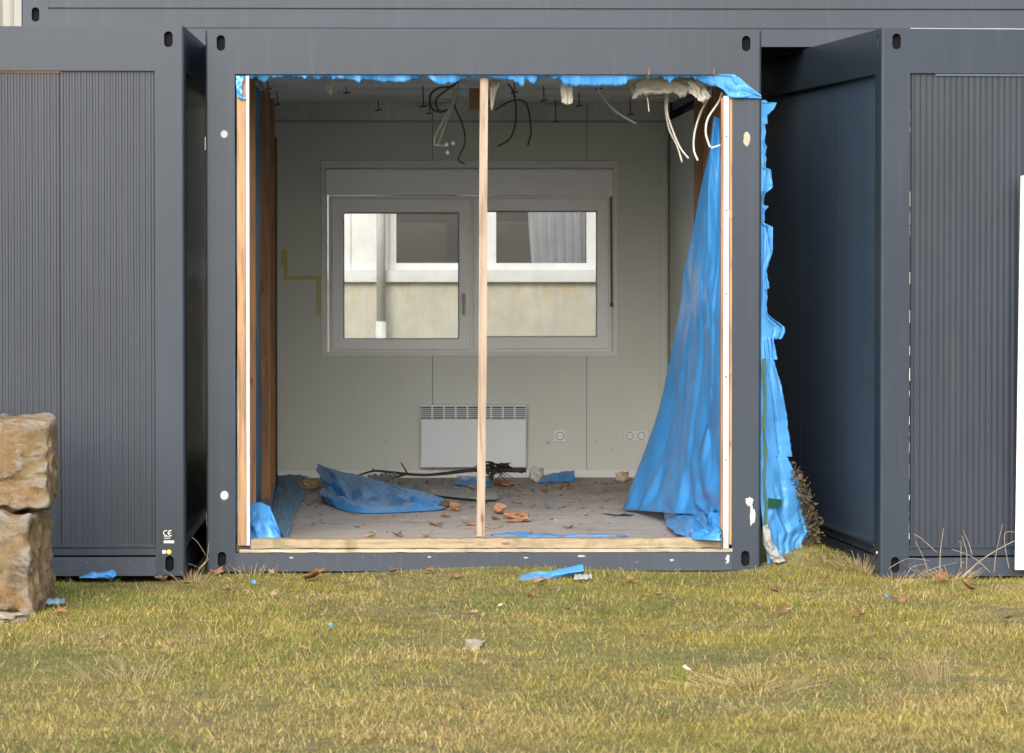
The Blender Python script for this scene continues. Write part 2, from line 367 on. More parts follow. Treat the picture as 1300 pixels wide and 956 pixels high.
def vnoise(x, y, s, seed):
    r = np.random.default_rng(seed); T = r.random((64, 64)); X, Yv = x * s + 100, y * s + 100
    xi, yi = np.floor(X).astype(int), np.floor(Yv).astype(int); fx, fy = X - xi, Yv - yi
    fx, fy = fx * fx * (3 - 2 * fx), fy * fy * (3 - 2 * fy)
    t = lambda a, b: T[a % 64, b % 64]
    return (t(xi, yi) * (1 - fx) + t(xi + 1, yi) * fx) * (1 - fy) + (t(xi, yi + 1) * (1 - fx) + t(xi + 1, yi + 1) * fx) * fy
def blades(name, x, y, h, wd, lean, col, mat='grass_blade'):
    n = len(x); z = ground_z(x, y) - 0.004
    az = RNG.random(n) * 2 * np.pi; la = RNG.random(n) * 2 * np.pi
    dx, dy = np.cos(az) * wd / 2, np.sin(az) * wd / 2; lx, ly = np.cos(la) * lean * h, np.sin(la) * lean * h
    V = np.zeros((n, 5, 3))
    V[:, 0] = np.stack([x - dx, y - dy, z], -1); V[:, 1] = np.stack([x + dx, y + dy, z], -1)
    mx, my, mz = x + lx * 0.35, y + ly * 0.35, z + h * 0.6
    V[:, 2] = np.stack([mx - dx * 0.75, my - dy * 0.75, mz], -1); V[:, 3] = np.stack([mx + dx * 0.75, my + dy * 0.75, mz], -1)
    V[:, 4] = np.stack([x + lx, y + ly, z + h * np.sqrt(np.clip(1 - 0.55 * lean ** 2, 0.12, 1))], -1)
    b = np.arange(n)[:, None] * 5
    F = np.concatenate([b + [0, 1, 3], b + [0, 3, 2], b + [2, 3, 4]], 1).reshape(-1)
    me = bpy.data.meshes.new(name); me.vertices.add(n * 5); me.vertices.foreach_set('co', V.reshape(-1))
    me.loops.add(len(F)); me.loops.foreach_set('vertex_index', F.astype(np.int32)); k = len(F) // 3
    me.polygons.add(k); me.polygons.foreach_set('loop_start', np.arange(k, dtype=np.int32) * 3)
    me.update(calc_edges=True)
    ca = me.color_attributes.new('Col', 'FLOAT_COLOR', 'POINT')
    ca.data.foreach_set('color', np.repeat(np.concatenate([col, np.ones((n, 1))], 1), 5, 0).reshape(-1).astype(np.float32))
    me.materials.append(MATS[mat]); o = bpy.data.objects.new(name, me); COL.objects.link(o); return o
N = 760000
x = RNG.uniform(-3.7, 4.6, N); y = RNG.uniform(-8.6, 0.0, N)
x[:9000] = RNG.uniform(1.86, 2.42, 9000); y[:9000] = RNG.uniform(-0.4, 0.9, 9000)
t5 = math.tan(math.radians(5))
keep = (y < -0.04) | ((x > 1.9) & (x < 2.38) & (y < 0.9)) | ((x > -1.24) & (x < -1.18))
keep &= ~((x < -1.25) & (y > -0.34)); keep &= ~((x > 2.43) & (y > -0.39 + (x - 2.443) * t5))
dn = vnoise(x, y, 1.4, 3) * 0.6 + vnoise(x, y, 5.0, 4) * 0.4
keep &= RNG.random(N) < np.clip(0.08 + dn * 1.5, 0, 1)
x, y, dn = x[keep], y[keep], dn[keep]; n = len(x)
pat = vnoise(x, y, 0.9, 8) * 0.5 + vnoise(x, y, 3.1, 9) * 0.5
near = np.clip((-y - 1.2) / 4.5, 0, 1)                      # the turf dries out away from the containers
u = RNG.random(n); dry = np.clip(0.14 + 0.22 * near + (pat - 0.5) * 1.3, 0.05, 0.9)
tone = (RNG.uniform(0.5, 1.38, n) * (0.75 + 0.5 * vnoise(x, y, 7.0, 31)))[:, None]
green = np.array([0.185, 0.225, 0.045]); moss = np.array([0.35, 0.315, 0.05]); strw = np.array([0.55, 0.41, 0.17]); brn = np.array([0.25, 0.14, 0.065])
gm = np.clip(vnoise(x, y, 1.7, 21) * 1.7 - 0.35, 0, 1)[:, None]
col = (green * (1 - gm) + moss * gm) * tone
sm = u < dry; col[sm] = (strw * tone)[sm]; bm_ = (u > 0.95); col[bm_] = (brn * tone)[bm_]
h = RNG.gamma(4, 0.0042, n) * (0.65 + 0.75 * dn) * (1 + 0.08 * near); h = np.clip(h, 0.012, 0.13)
h[(y > -0.25) & (x < 1.8)] *= 0.8
ln = RNG.uniform(0.35, 1.33, n); fl = RNG.random(n) < 0.05 + 0.05 * near
ln[fl] = 1.345; h[fl] = RNG.uniform(0.02, 0.06, fl.sum()); col[fl] = (strw * RNG.uniform(0.6, 1.35, n)[:, None])[fl]
o = blades('grass', x, y, h, RNG.uniform(0.0012, 0.0032, n), ln, col)
tag(o, 'short patchy green and straw coloured grass in front of the containers', 'grass', kind='stuff')

# ------------------------------------------------------------------ containers
CW, CL, CH = 3.0, 6.0, 2.92
PW, KH, RT, RB = 0.157, 0.15, 0.235, 0.10         # post width, casting height, top rail, bottom rail
RAD = 0.014
def plate_hole(m, f, w, h, hx, hy, rx, ry, depth=0.012, nseg=28, start=0.0):
    """plate in (a, b) coordinates from (start, 0) to (w, h) with an oblong hole; f(a, b, d) gives the 3D point"""
    angs = [2 * math.pi * k / nseg + 0.02 for k in range(nseg)]
    for ca, cb in ((start, 0), (w, 0), (w, h), (start, h)): angs.append(math.atan2(cb - hy, ca - hx) % (2 * math.pi))
    angs.sort(); inn, outp = [], []
    for a in angs:
        c, s = math.cos(a), math.sin(a)
        t = 1e9
        if abs(c) > 1e-9: t = min(t, ((w if c > 0 else start) - hx) / c)
        if abs(s) > 1e-9: t = min(t, ((h if s > 0 else 0) - hy) / s)
        outp.append((hx + c * t, hy + s * t))
        ss = ry - rx; k = max(-ss, min(ss, s * ry))
        px_, py_ = rx * c, rx * s
        inn.append((hx + px_, hy + py_ + (ss if s > 0 else -ss)))
    n = len(angs)
    vs = [f(a, b, 0) for a, b in outp] + [f(a, b, 0) for a, b in inn] + [f(a, b, depth) for a, b in inn]
    fs = [(i, (i + 1) % n, n + (i + 1) % n, n + i) for i in range(n)] + [(n + i, n + (i + 1) % n, 2 * n + (i + 1) % n, 2 * n + i) for i in range(n)]
    m.add(vs, fs)
def casting(parent, W, L, cx, cy, z0, z1, hz):
    """hollow corner casting: cx, cy in {0, 1} pick the corner; oblong holes in both outer faces"""
    sx, sy = (1, -1)[cx], (1, -1)[cy]; X0, Y0 = cx * W, cy * L
    H = z1 - z0; m = MB(); q = lambda a, b, d: (X0 + sx * a, Y0 + sy * b, d)
    plate_hole(m, lambda a, b, d: q(a, d, z0 + b), PW, H, 0.083, hz, 0.023, 0.042, start=RAD)
    plate_hole(m, lambda a, b, d: q(d, a, z0 + b), PW, H, 0.083, hz, 0.023, 0.042, start=RAD)
    arc = [(RAD - RAD * math.cos(t), RAD - RAD * math.sin(t)) for t in [math.pi / 2 * k / 5 for k in range(6)]]
    vs = [q(a, b, z0) for a, b in arc] + [q(a, b, z1) for a, b in arc]
    m.add(vs, [(i, i + 1, 7 + i, 6 + i) for i in range(5)])
    plan = arc + [(PW, 0), (PW, PW), (0, PW)]
    for z in (z0, z1): m.add([q(a, b, z) for a, b in plan], [tuple(range(len(plan)))])
    m.add([q(PW, 0, z0), q(PW, PW, z0), q(0, PW, z0), q(PW, 0, z1), q(PW, PW, z1), q(0, PW, z1)], [(0, 1, 4, 3), (1, 2, 5, 4)], 1)
    m.box(*sorted((X0 + sx * 0.03, X0 + sx * (PW - 0.004))), *sorted((Y0 + sy * 0.03, Y0 + sy * (PW - 0.004))), z0 + 0.004, z1 - 0.004, 1)  # dark block added inside so the holes look shaded
    m.build('corner_casting', ['anthracite', 'shaded_cavity'], parent)
def post(parent, W, L, cx, cy, z0, z1):
    sx, sy = (1, -1)[cx], (1, -1)[cy]; X0, Y0 = cx * W, cy * L
    plan = [(RAD - RAD * math.cos(t), RAD - RAD * math.sin(t)) for t in [math.pi / 2 * k / 5 for k in range(6)]] + [(PW, 0), (PW, 0.06), (0.06, PW), (0, PW)]
    MB().prism([(X0 + sx * a, Y0 + sy * b) for a, b in plan], z0, z1).build('corner_post', 'anthracite', parent)
def ribs(x0, x1, z0, z1, y, pitch=0.0318, d=0.0028):
    n = max(1, round((x1 - x0) / pitch)); p = (x1 - x0) / n; pr = []
    for i in range(n):
        a = x0 + i * p; pr += [(a, 0.0), (a + p * .36, 0.0), (a + p * .52, d), (a + p * .84, d)]
    pr.append((x1, 0.0)); k = len(pr); m = MB()
    vs = [(a, y + b, z0) for a, b in pr] + [(a, y + b, z1) for a, b in pr]
    return m.add(vs, [(i, i + 1, k + i + 1, k + i) for i in range(k - 1)])
def rail(parent, W, L, side, z0, z1, t=0.10, mat='anthracite', name='top_rail'):
    b = {'front': (PW, W - PW, 0.0, t), 'back': (PW, W - PW, L - t, L), 'left': (0.0, t, PW, L - PW), 'right': (W - t, W, PW, L - PW)}[side]
    return bx(name, mat, parent, *b, z0, z1)
def container_frame(root, W, L, H=CH, top=RT):
    for cx in (0, 1):
        for cy in (0, 1):
            casting(root, W, L, cx, cy, 0, KH, 0.065); casting(root, W, L, cx, cy, H - KH, H, KH - 0.068); post(root, W, L, cx, cy, KH, H - KH)
    for s in ('front', 'back', 'left', 'right'):
        rail(root, W, L, s, H - top, H, name='top_rail')
        rail(root, W, L, s, 0, RB, name='bottom_rail', mat='steel_sill' if s == 'front' else 'anthracite')
def flashing(parent, side, W, L, z0=RB + 0.004, z1=0.165):
    """sill strip at a wall's foot: two folded ledges"""
    if side == 'front':
        m = MB().box(PW, W - PW, 0.006, 0.05, z0 + 0.006, z1 - 0.012).box(PW, W - PW, -0.004, 0.05, z1 - 0.012, z1)
    else:
        X = 0.0 if side == 'left' else W; s = 1 if side == 'left' else -1
        a = sorted((X + s * 0.006, X + s * 0.05)); b = sorted((X - s * 0.004, X + s * 0.05))
        m = MB().box(*a, PW, L - PW, z0 + 0.006, z1 - 0.012).box(*b, PW, L - PW, z1 - 0.012, z1)
    m.build('sill_flashing', 'anthracite', parent)
def side_walls(root, W, L, H, sides, mat='anthracite_lit', z0=0.165):
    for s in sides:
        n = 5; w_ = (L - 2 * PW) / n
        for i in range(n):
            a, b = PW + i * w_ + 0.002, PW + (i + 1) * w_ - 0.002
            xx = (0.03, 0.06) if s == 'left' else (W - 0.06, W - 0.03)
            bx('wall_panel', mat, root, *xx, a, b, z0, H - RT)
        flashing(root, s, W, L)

# -- closed neighbour on the left
lc = empty('office_container', (-1.258 - CW, -0.30, 0.004))
tag(lc, 'closed anthracite office container with ribbed front behind the sandstone blocks', 'container', 'office containers')
container_frame(lc, CW, CL); flashing(lc, 'front', CW, CL)
seam = (78 - 535) / 238.4 + 1.258 + CW
edges = [PW, seam - 2 * 1.03, seam - 1.03, seam, CW - PW]
for a, b in zip(edges, edges[1:]):
    ribs(a + 0.0035, b - 0.0035, 0.165, CH - RT, 0.022).build('ribbed_panel', 'anthracite_panel', lc)
bx('backing', 'black_plastic', lc, PW, CW - PW, 0.034, 0.06, 0.165, CH - RT)
bx('head_strip', 'rust', lc, PW + 1.6, seam, 0.012, 0.03, CH - RT - 0.010, CH - RT - 0.002)
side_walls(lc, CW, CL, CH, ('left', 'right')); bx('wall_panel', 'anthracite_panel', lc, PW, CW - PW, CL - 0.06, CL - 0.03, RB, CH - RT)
bx('roof', 'anthracite_lit', lc, 0.1, CW - 0.1, 0.1, CL - 0.1, CH - 0.03, CH - 0.012)
bx('floor_slab', 'anthracite_lit', lc, 0.1, CW - 0.1, 0.1, CL - 0.1, 0.03, 0.09)
# rating plate and round stickers on the post
def pl(px, py): q = P(px, py, -0.302); return q.x - lc.location.x, q.z - lc.location.z
x0, z0 = pl(203, 690); x1, z1 = pl(222, 673)
plate = bx('rating_plate', 'black_plastic', lc, x0, x1, -0.0022, 0.0, z0, z1); tag(plate, 'black CE rating plate with white print')
m = MB()
def arc_strip(m, cx, cz, r, w_, a0, a1, y):
    k = 14; vs = []
    for i in range(k + 1):
        a = a0 + (a1 - a0) * i / k
        for rr in (r, r - w_): vs.append((cx + rr * math.cos(a), y, cz + rr * math.sin(a)))
    m.add(vs, [(2 * i, 2 * i + 2, 2 * i + 3, 2 * i + 1) for i in range(k)])
cx, cz = pl(211.3, 676.6); R_ = 0.015
arc_strip(m, cx - 0.002, cz, R_, 0.0038, math.radians(65), math.radians(295), -0.0045)
arc_strip(m, cx + 0.022, cz, R_, 0.0038, math.radians(65), math.radians(295), -0.0045)
m.box(cx + 0.008, cx + 0.024, -0.0045, -0.0035, cz - 0.0017, cz + 0.0017)
a, b = pl(208, 681.8); c_, d_ = pl(217, 681.2); m.box(a, c_, -0.0045, -0.0035, b, d_)
a, b = pl(208.5, 684); c_, d_ = pl(216, 683.5); m.box(a, c_, -0.0045, -0.0035, b, d_)
a, b = pl(208, 689.5); c_, d_ = pl(221, 686.3); m.box(a, c_, -0.0045, -0.0035, b, d_)
pr = m.build('print', 'sticker_white', plate)
for px, py, r, mt in ((208.4, 700.6, 0.0105, 'sticker_white'), (214.5, 700.6, 0.0128, 'sticker_yellow')):
    a, b = pl(px, py); m = MB(); k = 20
    m.add([(a + r * math.cos(2 * math.pi * i / k), -0.002 if mt == 'sticker_white' else -0.003, b + r * math.sin(2 * math.pi * i / k)) for i in range(k)], [tuple(range(k))])
    m.build('round_sticker', mt, lc)

# -- closed neighbour on the right, turned a little
RZ = math.radians(5.0)
rc = empty('office_container', (2.443, -0.36, -0.006), RZ)
tag(rc, 'closed anthracite office container with ribbed front beside the white board', 'container', 'office containers')
container_frame(rc, CW, CL); flashing(rc, 'front', CW, CL)
for i in range(3):
    w_ = (CW - 2 * PW - 0.03) / 3
    ribs(PW + 0.014 + i * w_, PW + 0.010 + (i + 1) * w_, 0.165, CH - RT, 0.022, 0.0325, 0.0027).build('ribbed_panel', 'anthracite_panel', rc)
bx('backing', 'black_plastic', rc, PW, CW - PW, 0.034, 0.06, 0.165, CH - RT)
bx('head_strip', 'anthracite_lit', rc, PW + 0.14, CW - PW, 0.010, 0.03, CH - RT - 0.014, CH - RT - 0.002)
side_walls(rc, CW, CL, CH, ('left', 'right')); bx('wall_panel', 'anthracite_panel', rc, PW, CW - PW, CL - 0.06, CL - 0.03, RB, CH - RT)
bx('roof', 'anthracite_lit', rc, 0.1, CW - 0.1, 0.1, CL - 0.1, CH - 0.03, CH - 0.012)
bx('floor_slab', 'anthracite_lit', rc, 0.1, CW - 0.1, 0.1, CL - 0.1, 0.03, 0.09)
m = MB(); zz = 0.2                                   # crumbling bead of sealant along the post
while zz < 2.6:
    l = random.uniform(0.01, 0.09)
    if random.random() < (0.75 if zz < 1.5 else 0.35):
        wv = random.uniform(0.001, 0.004); m.box(PW + 0.0005, PW + 0.0005 + wv, 0.004, 0.02, zz, zz + l)
    zz += l + random.uniform(0.005, 0.06)
m.build('sealant_bead', 'plaster_white', rc)['kind'] = 'stuff'
m = MB(); xx = 0.16                                  # bright drip edge on the roof rail
while xx < CW - 0.2:
    l = random.uniform(0.1, 0.5); m.box(xx, xx + l, 0.004, 0.03, CH + 0.0005, CH + random.uniform(0.002, 0.006)); xx += l + 0.002
m.build('roof_edge_strip', 'galvanised', rc)
m = MB(); k = 14
m.add([(0.001, 0.075 + 0.010 * math.cos(2 * math.pi * i / k), 0.125 + 0.010 * math.sin(2 * math.pi * i / k)) for i in range(k)] + [(-0.006, 0.075, 0.125)], [(i, (i + 1) % k, k) for i in range(k)])
m.build('bolt_cap', 'sticker_white', rc)

# -- the container above, set crosswise, on a steel bearer
def up(px): return (px - 535) / 216.1
sb = MB().box(-2.30, 3.70, 1.80, 1.92, 2.926, 3.033).build('steel_bearer', 'anthracite')
tag(sb, 'long dark steel bearer lying across the container roofs under the upper storey', 'beam')
sb2 = MB().box(-2.30, 3.70, 4.70, 4.82, 2.926, 3.033).build('steel_bearer', 'anthracite'); tag(sb2, 'rear dark steel bearer hidden under the back of the upper container', 'beam')
uc = empty('office_container', (up(30), 1.79, 3.034))
tag(uc, 'upper storey anthracite container set crosswise above the open one, only its foot visible', 'container', 'office containers')
UL, UD = 6.05, 3.0
for cx in (0, 1):
    for cy in (0, 1):
        casting(uc, UL, UD, cx, cy, 0, KH, 0.075); casting(uc, UL, UD, cx, cy, CH - KH, CH, KH - 0.068); post(uc, UL, UD, cx, cy, KH, CH - KH)
for s in ('front', 'back', 'left', 'right'):
    rail(uc, UL, UD, s, CH - RT, CH); rail(uc, UL, UD, s, 0.0, 0.105, name='bottom_rail')
    m = {'front': (PW, UL - PW, 0.003, 0.08), 'back': (PW, UL - PW, UD - 0.08, UD - 0.003), 'left': (0.003, 0.08, PW, UD - PW), 'right': (UL - 0.08, UL - 0.003, PW, UD - PW)}[s]
    bx('sill_flashing', 'anthracite', uc, *m, 0.116, 0.2); bx('wall_panel', 'anthracite_panel', uc, *(m[0] + (0.02 if s in 'leftright' else 0), m[1] - (0.02 if s in 'leftright' else 0), m[2] + 0.02, m[3] - 0.02), 0.2, CH - RT)
bx('inner_rail', 'black_plastic', uc, PW, UL - PW, 0.02, 0.09, 0.09, 0.13)
bx('floor_slab', 'anthracite_lit', uc, 0.1, UL - 0.1, 0.1, UD - 0.1, 0.03, 0.09); bx('roof', 'anthracite_lit', uc, 0.1, UL - 0.1, 0.1, UD - 0.1, CH - 0.03, CH - 0.012)

# -- the opened container
OX = -1.162
oc = empty('office_container', (OX, 0, 0))
tag(oc, 'gutted anthracite office container with open front and torn blue film', 'container', 'office containers')
LX = lambda X: X - OX
FZ = 0.140                                           # floor level
XL, XR, YB, ZC = -1.022, 1.722, 5.90, 2.745          # room faces: left wall, right wall, back wall, ceiling
container_frame(oc, CW, CL)
bx('floor', 'vinyl_floor', oc, LX(-1.06), LX(1.80), 0.10, 5.90, 0.05, FZ)
bx('roof', 'ceiling_board', oc, LX(-1.10), LX(1.78), 0.105, 5.895, ZC, CH - 0.015)
# left wall: outer sheet, blue film, bare studs
bx('outer_sheet', 'anthracite_lit', oc, 0.005, 0.03, PW, CL - PW, RB, CH - RT)
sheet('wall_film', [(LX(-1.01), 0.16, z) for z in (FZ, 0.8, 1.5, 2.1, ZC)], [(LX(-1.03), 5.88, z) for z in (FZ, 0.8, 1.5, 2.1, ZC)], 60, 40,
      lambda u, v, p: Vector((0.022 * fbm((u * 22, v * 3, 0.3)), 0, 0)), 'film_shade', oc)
for y0, mt, lean, xi, d_ in ((0.86, 'pine_brown', 0, -0.932, 0.10), (3.8, 'pine_brown', 0.02, -0.965, 0.07), (5.2, 'pine_brown', 0.0, -0.990, 0.06)):
    xo = xi - d_
    m = MB().add([(LX(xo), y0 + lean, FZ), (LX(xi), y0 + lean, FZ), (LX(xi), y0 + lean + 0.05, FZ), (LX(xo), y0 + lean + 0.05, FZ),
                  (LX(xo), y0 - lean, ZC), (LX(xi), y0 - lean, ZC), (LX(xi), y0 - lean + 0.05, ZC), (LX(xo), y0 - lean + 0.05, ZC)],
                 [(0, 3, 2, 1), (4, 5, 6, 7), (0, 1, 5, 4), (1, 2, 6, 5), (2, 3, 7, 6), (3, 0, 4, 7)])
    m.build('stud', mt, oc)
bx('wall_insulation', 'dry_mass', oc, LX(-1.05), LX(-1.0), 5.30, 5.88, FZ, 2.5)
# front timbers
q0, q1 = P(302, 690, 0.03), P(313, 690, 0.03)
s = MB().box(LX(q0.x), LX(q1.x), 0.012, 0.055, FZ, CH - RT - 0.01).build('stud', 'pine_z', oc); tag(s, 'pale knotty pine stud beside the left corner post')
q0, q1 = P(313.4, 690, 0.03), P(317.5, 690, 0.03)
s = bx('metal_profile', 'white_metal', oc, LX(q0.x), LX(q1.x), 0.006, 0.06, FZ, CH - RT - 0.01)
q0, q1 = P(917.5, 600, 0.03), P(924.6, 600, 0.03)
m = MB().box(LX(q0.x), LX(q1.x), 0.004, 0.012, FZ - 0.02, 2.57).box(LX(q0.x), LX(q0.x) + 0.004, 0.012, 0.05, FZ, 2.57); prof = m.build('metal_profile', 'white_metal', oc)
for zz in (0.6, 1.05, 1.5, 1.95, 2.35):
    c = LX((q0.x + q1.x) / 2); k = 10
    MB().add([(c + 0.005 * math.cos(6.283 * i / k), 0.0025, zz + 0.005 * math.sin(6.283 * i / k)) for i in range(k)], [tuple(range(k))]).build('screw', 'cable_dark', prof)
q2 = P(925.4, 600, 0.03); q3 = P(928.5, 600, 0.03)
s = bx('stud', 'pine_z', oc, LX(q2.x), LX(q3.x), 0.008, 0.06, FZ, 2.56); s2 = bx('stud', 'pine_brown', oc, LX(q0.x) - 0.012, LX(q0.x) - 0.002, 0.01, 0.06, FZ, 2.56)
for py in (271, 470):
    a, b = P(924.8, py - 4, 0.02), P(930, py + 6, 0.02); bx('batten', 'pine_z', oc, LX(a.x), LX(b.x) + 0.01, 0.003, 0.0075, min(a.z, b.z), max(a.z, b.z))
# middle post, leaning a little
a0, a1, b0, b1 = P(604.6, 690, 0.08), P(615, 690, 0.08), P(610.2, 97, 0.08), P(620.4, 97, 0.08)
m = MB(); k = 24; vs = []
for i in range(k + 1):
    t = i / k; xa = a0.x + (b0.x - a0.x) * t + 0.003 * math.sin(t * 5); xb = a1.x + (b1.x - a1.x) * t + 0.003 * math.sin(t * 5); z = FZ + 0.045 + (2.70 - FZ - 0.045) * t
    vs += [(LX(xa), 0.055, z), (LX(xb), 0.055, z), (LX(xb), 0.10, z), (LX(xa), 0.10, z)]
m.add(vs, [(4 * i + j, 4 * i + (j + 1) % 4, 4 * i + 4 + (j + 1) % 4, 4 * i + 4 + j) for i in range(k) for j in range(4)] + [(3, 2, 1, 0), (4 * k, 4 * k + 1, 4 * k + 2, 4 * k + 3)])
tag(m.build('stud', 'pine_pale', oc), 'slender pale timber post standing in the middle of the opening')
# sill boards
def rough_board(name, mat, x0, x1, y0, y1, z0, z1, chip):
    k = 90; vs = []
    for i in range(k + 1):
        X = x0 + (x1 - x0) * i / k; c = chip * max(0, fbm((X * 9, z0 * 31, 2.2)) ) ; d = chip * 0.6 * fbm((X * 15, z1 * 17, 5))
        vs += [(X, y0 + c * 0.6, z0 + c * 0.4), (X, y1, z0), (X, y1, z1), (X, y0 + c, z1 - abs(d))]
    return MB().add(vs, [(4 * i + j, 4 * i + 4 + j, 4 * i + 4 + (j + 1) % 4, 4 * i + (j + 1) % 4) for i in range(k) for j in range(4)] + [(0, 1, 2, 3), (4 * k + 3, 4 * k + 2, 4 * k + 1, 4 * k)]).build(name, mat, oc)
a, b = P(304, 700, 0), P(930, 700, 0)
rough_board('sill_board', 'sill_wood', LX(P(318, 690, 0).x), LX(P(917, 690, 0).x), 0.020, 0.10, FZ - 0.018, FZ + 0.035, 0.014)
rough_board('sill_board', 'sill_pale', LX(a.x), LX(b.x), -0.004, 0.08, RB + 0.002, FZ - 0.0205, 0.010)
# right wall: inner panels deep inside, studs, stripped front
bx('outer_sheet', 'anthracite_lit', oc, CW - 0.03, CW - 0.005, 1.3, CL - PW, RB, CH - RT)
for a, b in ((3.25, 4.5), (4.503, 5.83)): bx('wall_panel', 'wall_laminate', oc, LX(XR), LX(XR) + 0.016, a, b, FZ, 2.62)
bx('edge_strip', 'white_trim', oc, LX(XR) - 0.006, LX(XR) + 0.02, 3.225, 3.248, FZ, 2.62)
for y0, mt in ((0.75, 'pine_brown'), (1.5, 'pine_brown'), (2.3, 'pine_brown'), (3.1, 'pine_brown')): bx('stud', mt, oc, LX(1.70), LX(1.775), y0, y0 + 0.07, FZ, ZC - 0.002)
sheet('wall_film', [(LX(1.79), 1.25, z) for z in (FZ, 0.8, 1.5, 2.1, ZC)], [(LX(1.79), 5.85, z) for z in (FZ, 0.8, 1.5, 2.1, ZC)], 40, 30,
      lambda u, v, p: Vector((0.015 * fbm((u * 20, v * 3, 8.3)), 0, 0)), 'film_blue', oc)
# back wall with its window opening
def bx_(px): return (px - 535) / 182.6
def bz_(py): return CAM.z - (py - 305) / 182.6
WX0, WX1, WZ0, WZ1 = bx_(416), bx_(777), bz_(446.8), bz_(212)
J1, J2 = bx_(549), bx_(745); TOP = bz_(156)
def wall_piece(name, mat, boxes, y0, y1, parent=oc):
    m = MB()
    for (a, b, c, d) in boxes: m.box(LX(a), LX(b), y0, y1, c, d)
    return m.build(name, mat, parent)
g = 0.0022
wall_piece('wall_panel', 'wall_laminate', [(XL, WX0, FZ, TOP), (WX0, J1 - g, FZ, WZ0), (WX0, J1 - g, WZ1, TOP)], YB, YB + 0.016)
for c_, d_ in ((FZ, WZ0), (WZ1, TOP)): wall_piece('wall_panel', 'wall_laminate', [(J1 + g, J2 - g, c_, d_)], YB, YB + 0.016)
wall_piece('wall_panel', 'wall_laminate', [(WX1, XR, FZ, TOP), (J2 + g, WX1, FZ, WZ0), (J2 + g, WX1, WZ1, TOP)], YB, YB + 0.016)
wall_piece('outer_sheet', 'anthracite_lit', [(-1.08, WX0, RB, ZC), (WX1, 1.78, RB, ZC), (WX0, WX1, RB, WZ0), (WX0, WX1, WZ1, ZC)], YB + 0.02, YB + 0.085)
for a, b in ((XL, J1 - 0.003), (J1 + 0.003, J2 - 0.003), (J2 + 0.003, XR)): wall_piece('upper_wall', 'ceiling_board', [(a, b, TOP + 0.014, ZC - 0.001)], YB - 0.012, YB - 0.0015)
bx('ceiling_rail', 'galvanised', oc, LX(XL), LX(XR), YB - 0.018, YB - 0.001, TOP, TOP + 0.012)
bx('skirting', 'white_trim', oc, LX(XL), LX(XR), YB - 0.014, YB - 0.001, FZ, bz_(597))
bx('corner_trim', 'wall_laminate', oc, LX(bx_(837)), LX(bx_(847)), YB - 0.03, YB - 0.001, bz_(597), TOP)
for a, b in ((305, 341), (527, 566), (690, 720)): bx('ceiling_bracket', 'white_metal', oc, LX(bx_(a)), LX(bx_(b)), YB - 0.03, YB - 0.002, bz_(136), bz_(132))
# roof battens and remnants of the stripped ceiling
for y0, h_, mt in ((1.15, 0.014, 'ceiling_board'), (2.2, 0.016, 'ceiling_board'), (3.4, 0.014, 'ceiling_board'), (4.6, 0.016, 'ceiling_board'), (5.4, 0.012, 'ceiling_board')):
    bx('roof_batten', mt, oc, LX(-1.05), LX(1.75), y0, y0 + 0.05, ZC - h_, ZC - 0.0005)
a, b = P(597, 132, 2.2), P(640, 112, 2.2); bx('timber_block', 'pine_brown', oc, LX(a.x), LX(a.x) + 0.09, 2.6, 2.7, ZC - 0.16, ZC - 0.031)
for px, y0, l in ((340, 1.6, 0.08), (352, 3, 0.12), (440, 2.4, 0.07), (537, 2.2, 0.16), (545, 4.0, 0.14), (690, 2.3, 0.12), (653, 1.8, 0.09), (735, 3.2, 0.12), (760, 2.0, 0.06), (705, 4.4, 0.18), (480, 4.6, 0.1), (800, 4.2, 0.14)):
    X = (px - 535) / (FPX / (20.6 + y0)); m = MB().tube([(LX(X), y0 + 0.025, ZC - 0.03), (LX(X) + 0.004, y0 + 0.025, ZC - l)], 0.004, 6).tube([(LX(X) - 0.02, y0 + 0.025, ZC - l), (LX(X) + 0.025, y0 + 0.025, ZC - l + 0.006)], 0.005, 6)
    m.build('hanger', 'cable_dark', oc)

# window
def win(name, mat, parent, px0, px1, py0, py1, y0, y1, bev=0.004):
    o = bx(name, mat, parent, LX(bx_(px0)), LX(bx_(px1)), y0, y1, bz_(py1), bz_(py0)); 
    return bevel(o, bev) if bev else o
def ring(name, mat, parent, o, i, y0, y1, bev=0.004):
    """rectangular frame: outer and inner pixel rectangles (x0, x1, y0, y1)"""
    ox0, ox1, oy0, oy1 = LX(bx_(o[0])), LX(bx_(o[1])), bz_(o[3]), bz_(o[2]); ix0, ix1, iy0, iy1 = LX(bx_(i[0])), LX(bx_(i[1])), bz_(i[3]), bz_(i[2])
    O = [(ox0, oy0), (ox1, oy0), (ox1, oy1), (ox0, oy1)]; I = [(ix0, iy0), (ix1, iy0), (ix1, iy1), (ix0, iy1)]
    vs = [(a, y, b) for y in (y0, y1) for L_ in (O, I) for a, b in L_]; fs = []
    for k in range(4):
        j = (k + 1) % 4; fs += [(k, j, 4 + j, 4 + k), (8 + j, 8 + k, 12 + k, 12 + j), (k, 8 + k, 8 + j, j), (4 + k, 4 + j, 12 + j, 12 + k)]
    m = MB().add(vs, fs).build(name, mat, parent)
    return bevel(m, bev) if bev else m
wn = ring('window', 'white_plastic', oc, (417, 776.5, 248.5, 447), (425, 768, 256, 440), YB + 0.002, YB + 0.075)
tag(wn, 'white two-sash plastic window with roller shutter box')
ring('casing', 'white_trim', wn, (408, 784.5, 204, 452), (414, 778.5, 214, 446), YB - 0.012, YB - 0.0005, 0.003)
win('shutter_box', 'white_plastic', wn, 413.5, 779, 215, 248.2, YB - 0.035, YB + 0.07, 0.006)
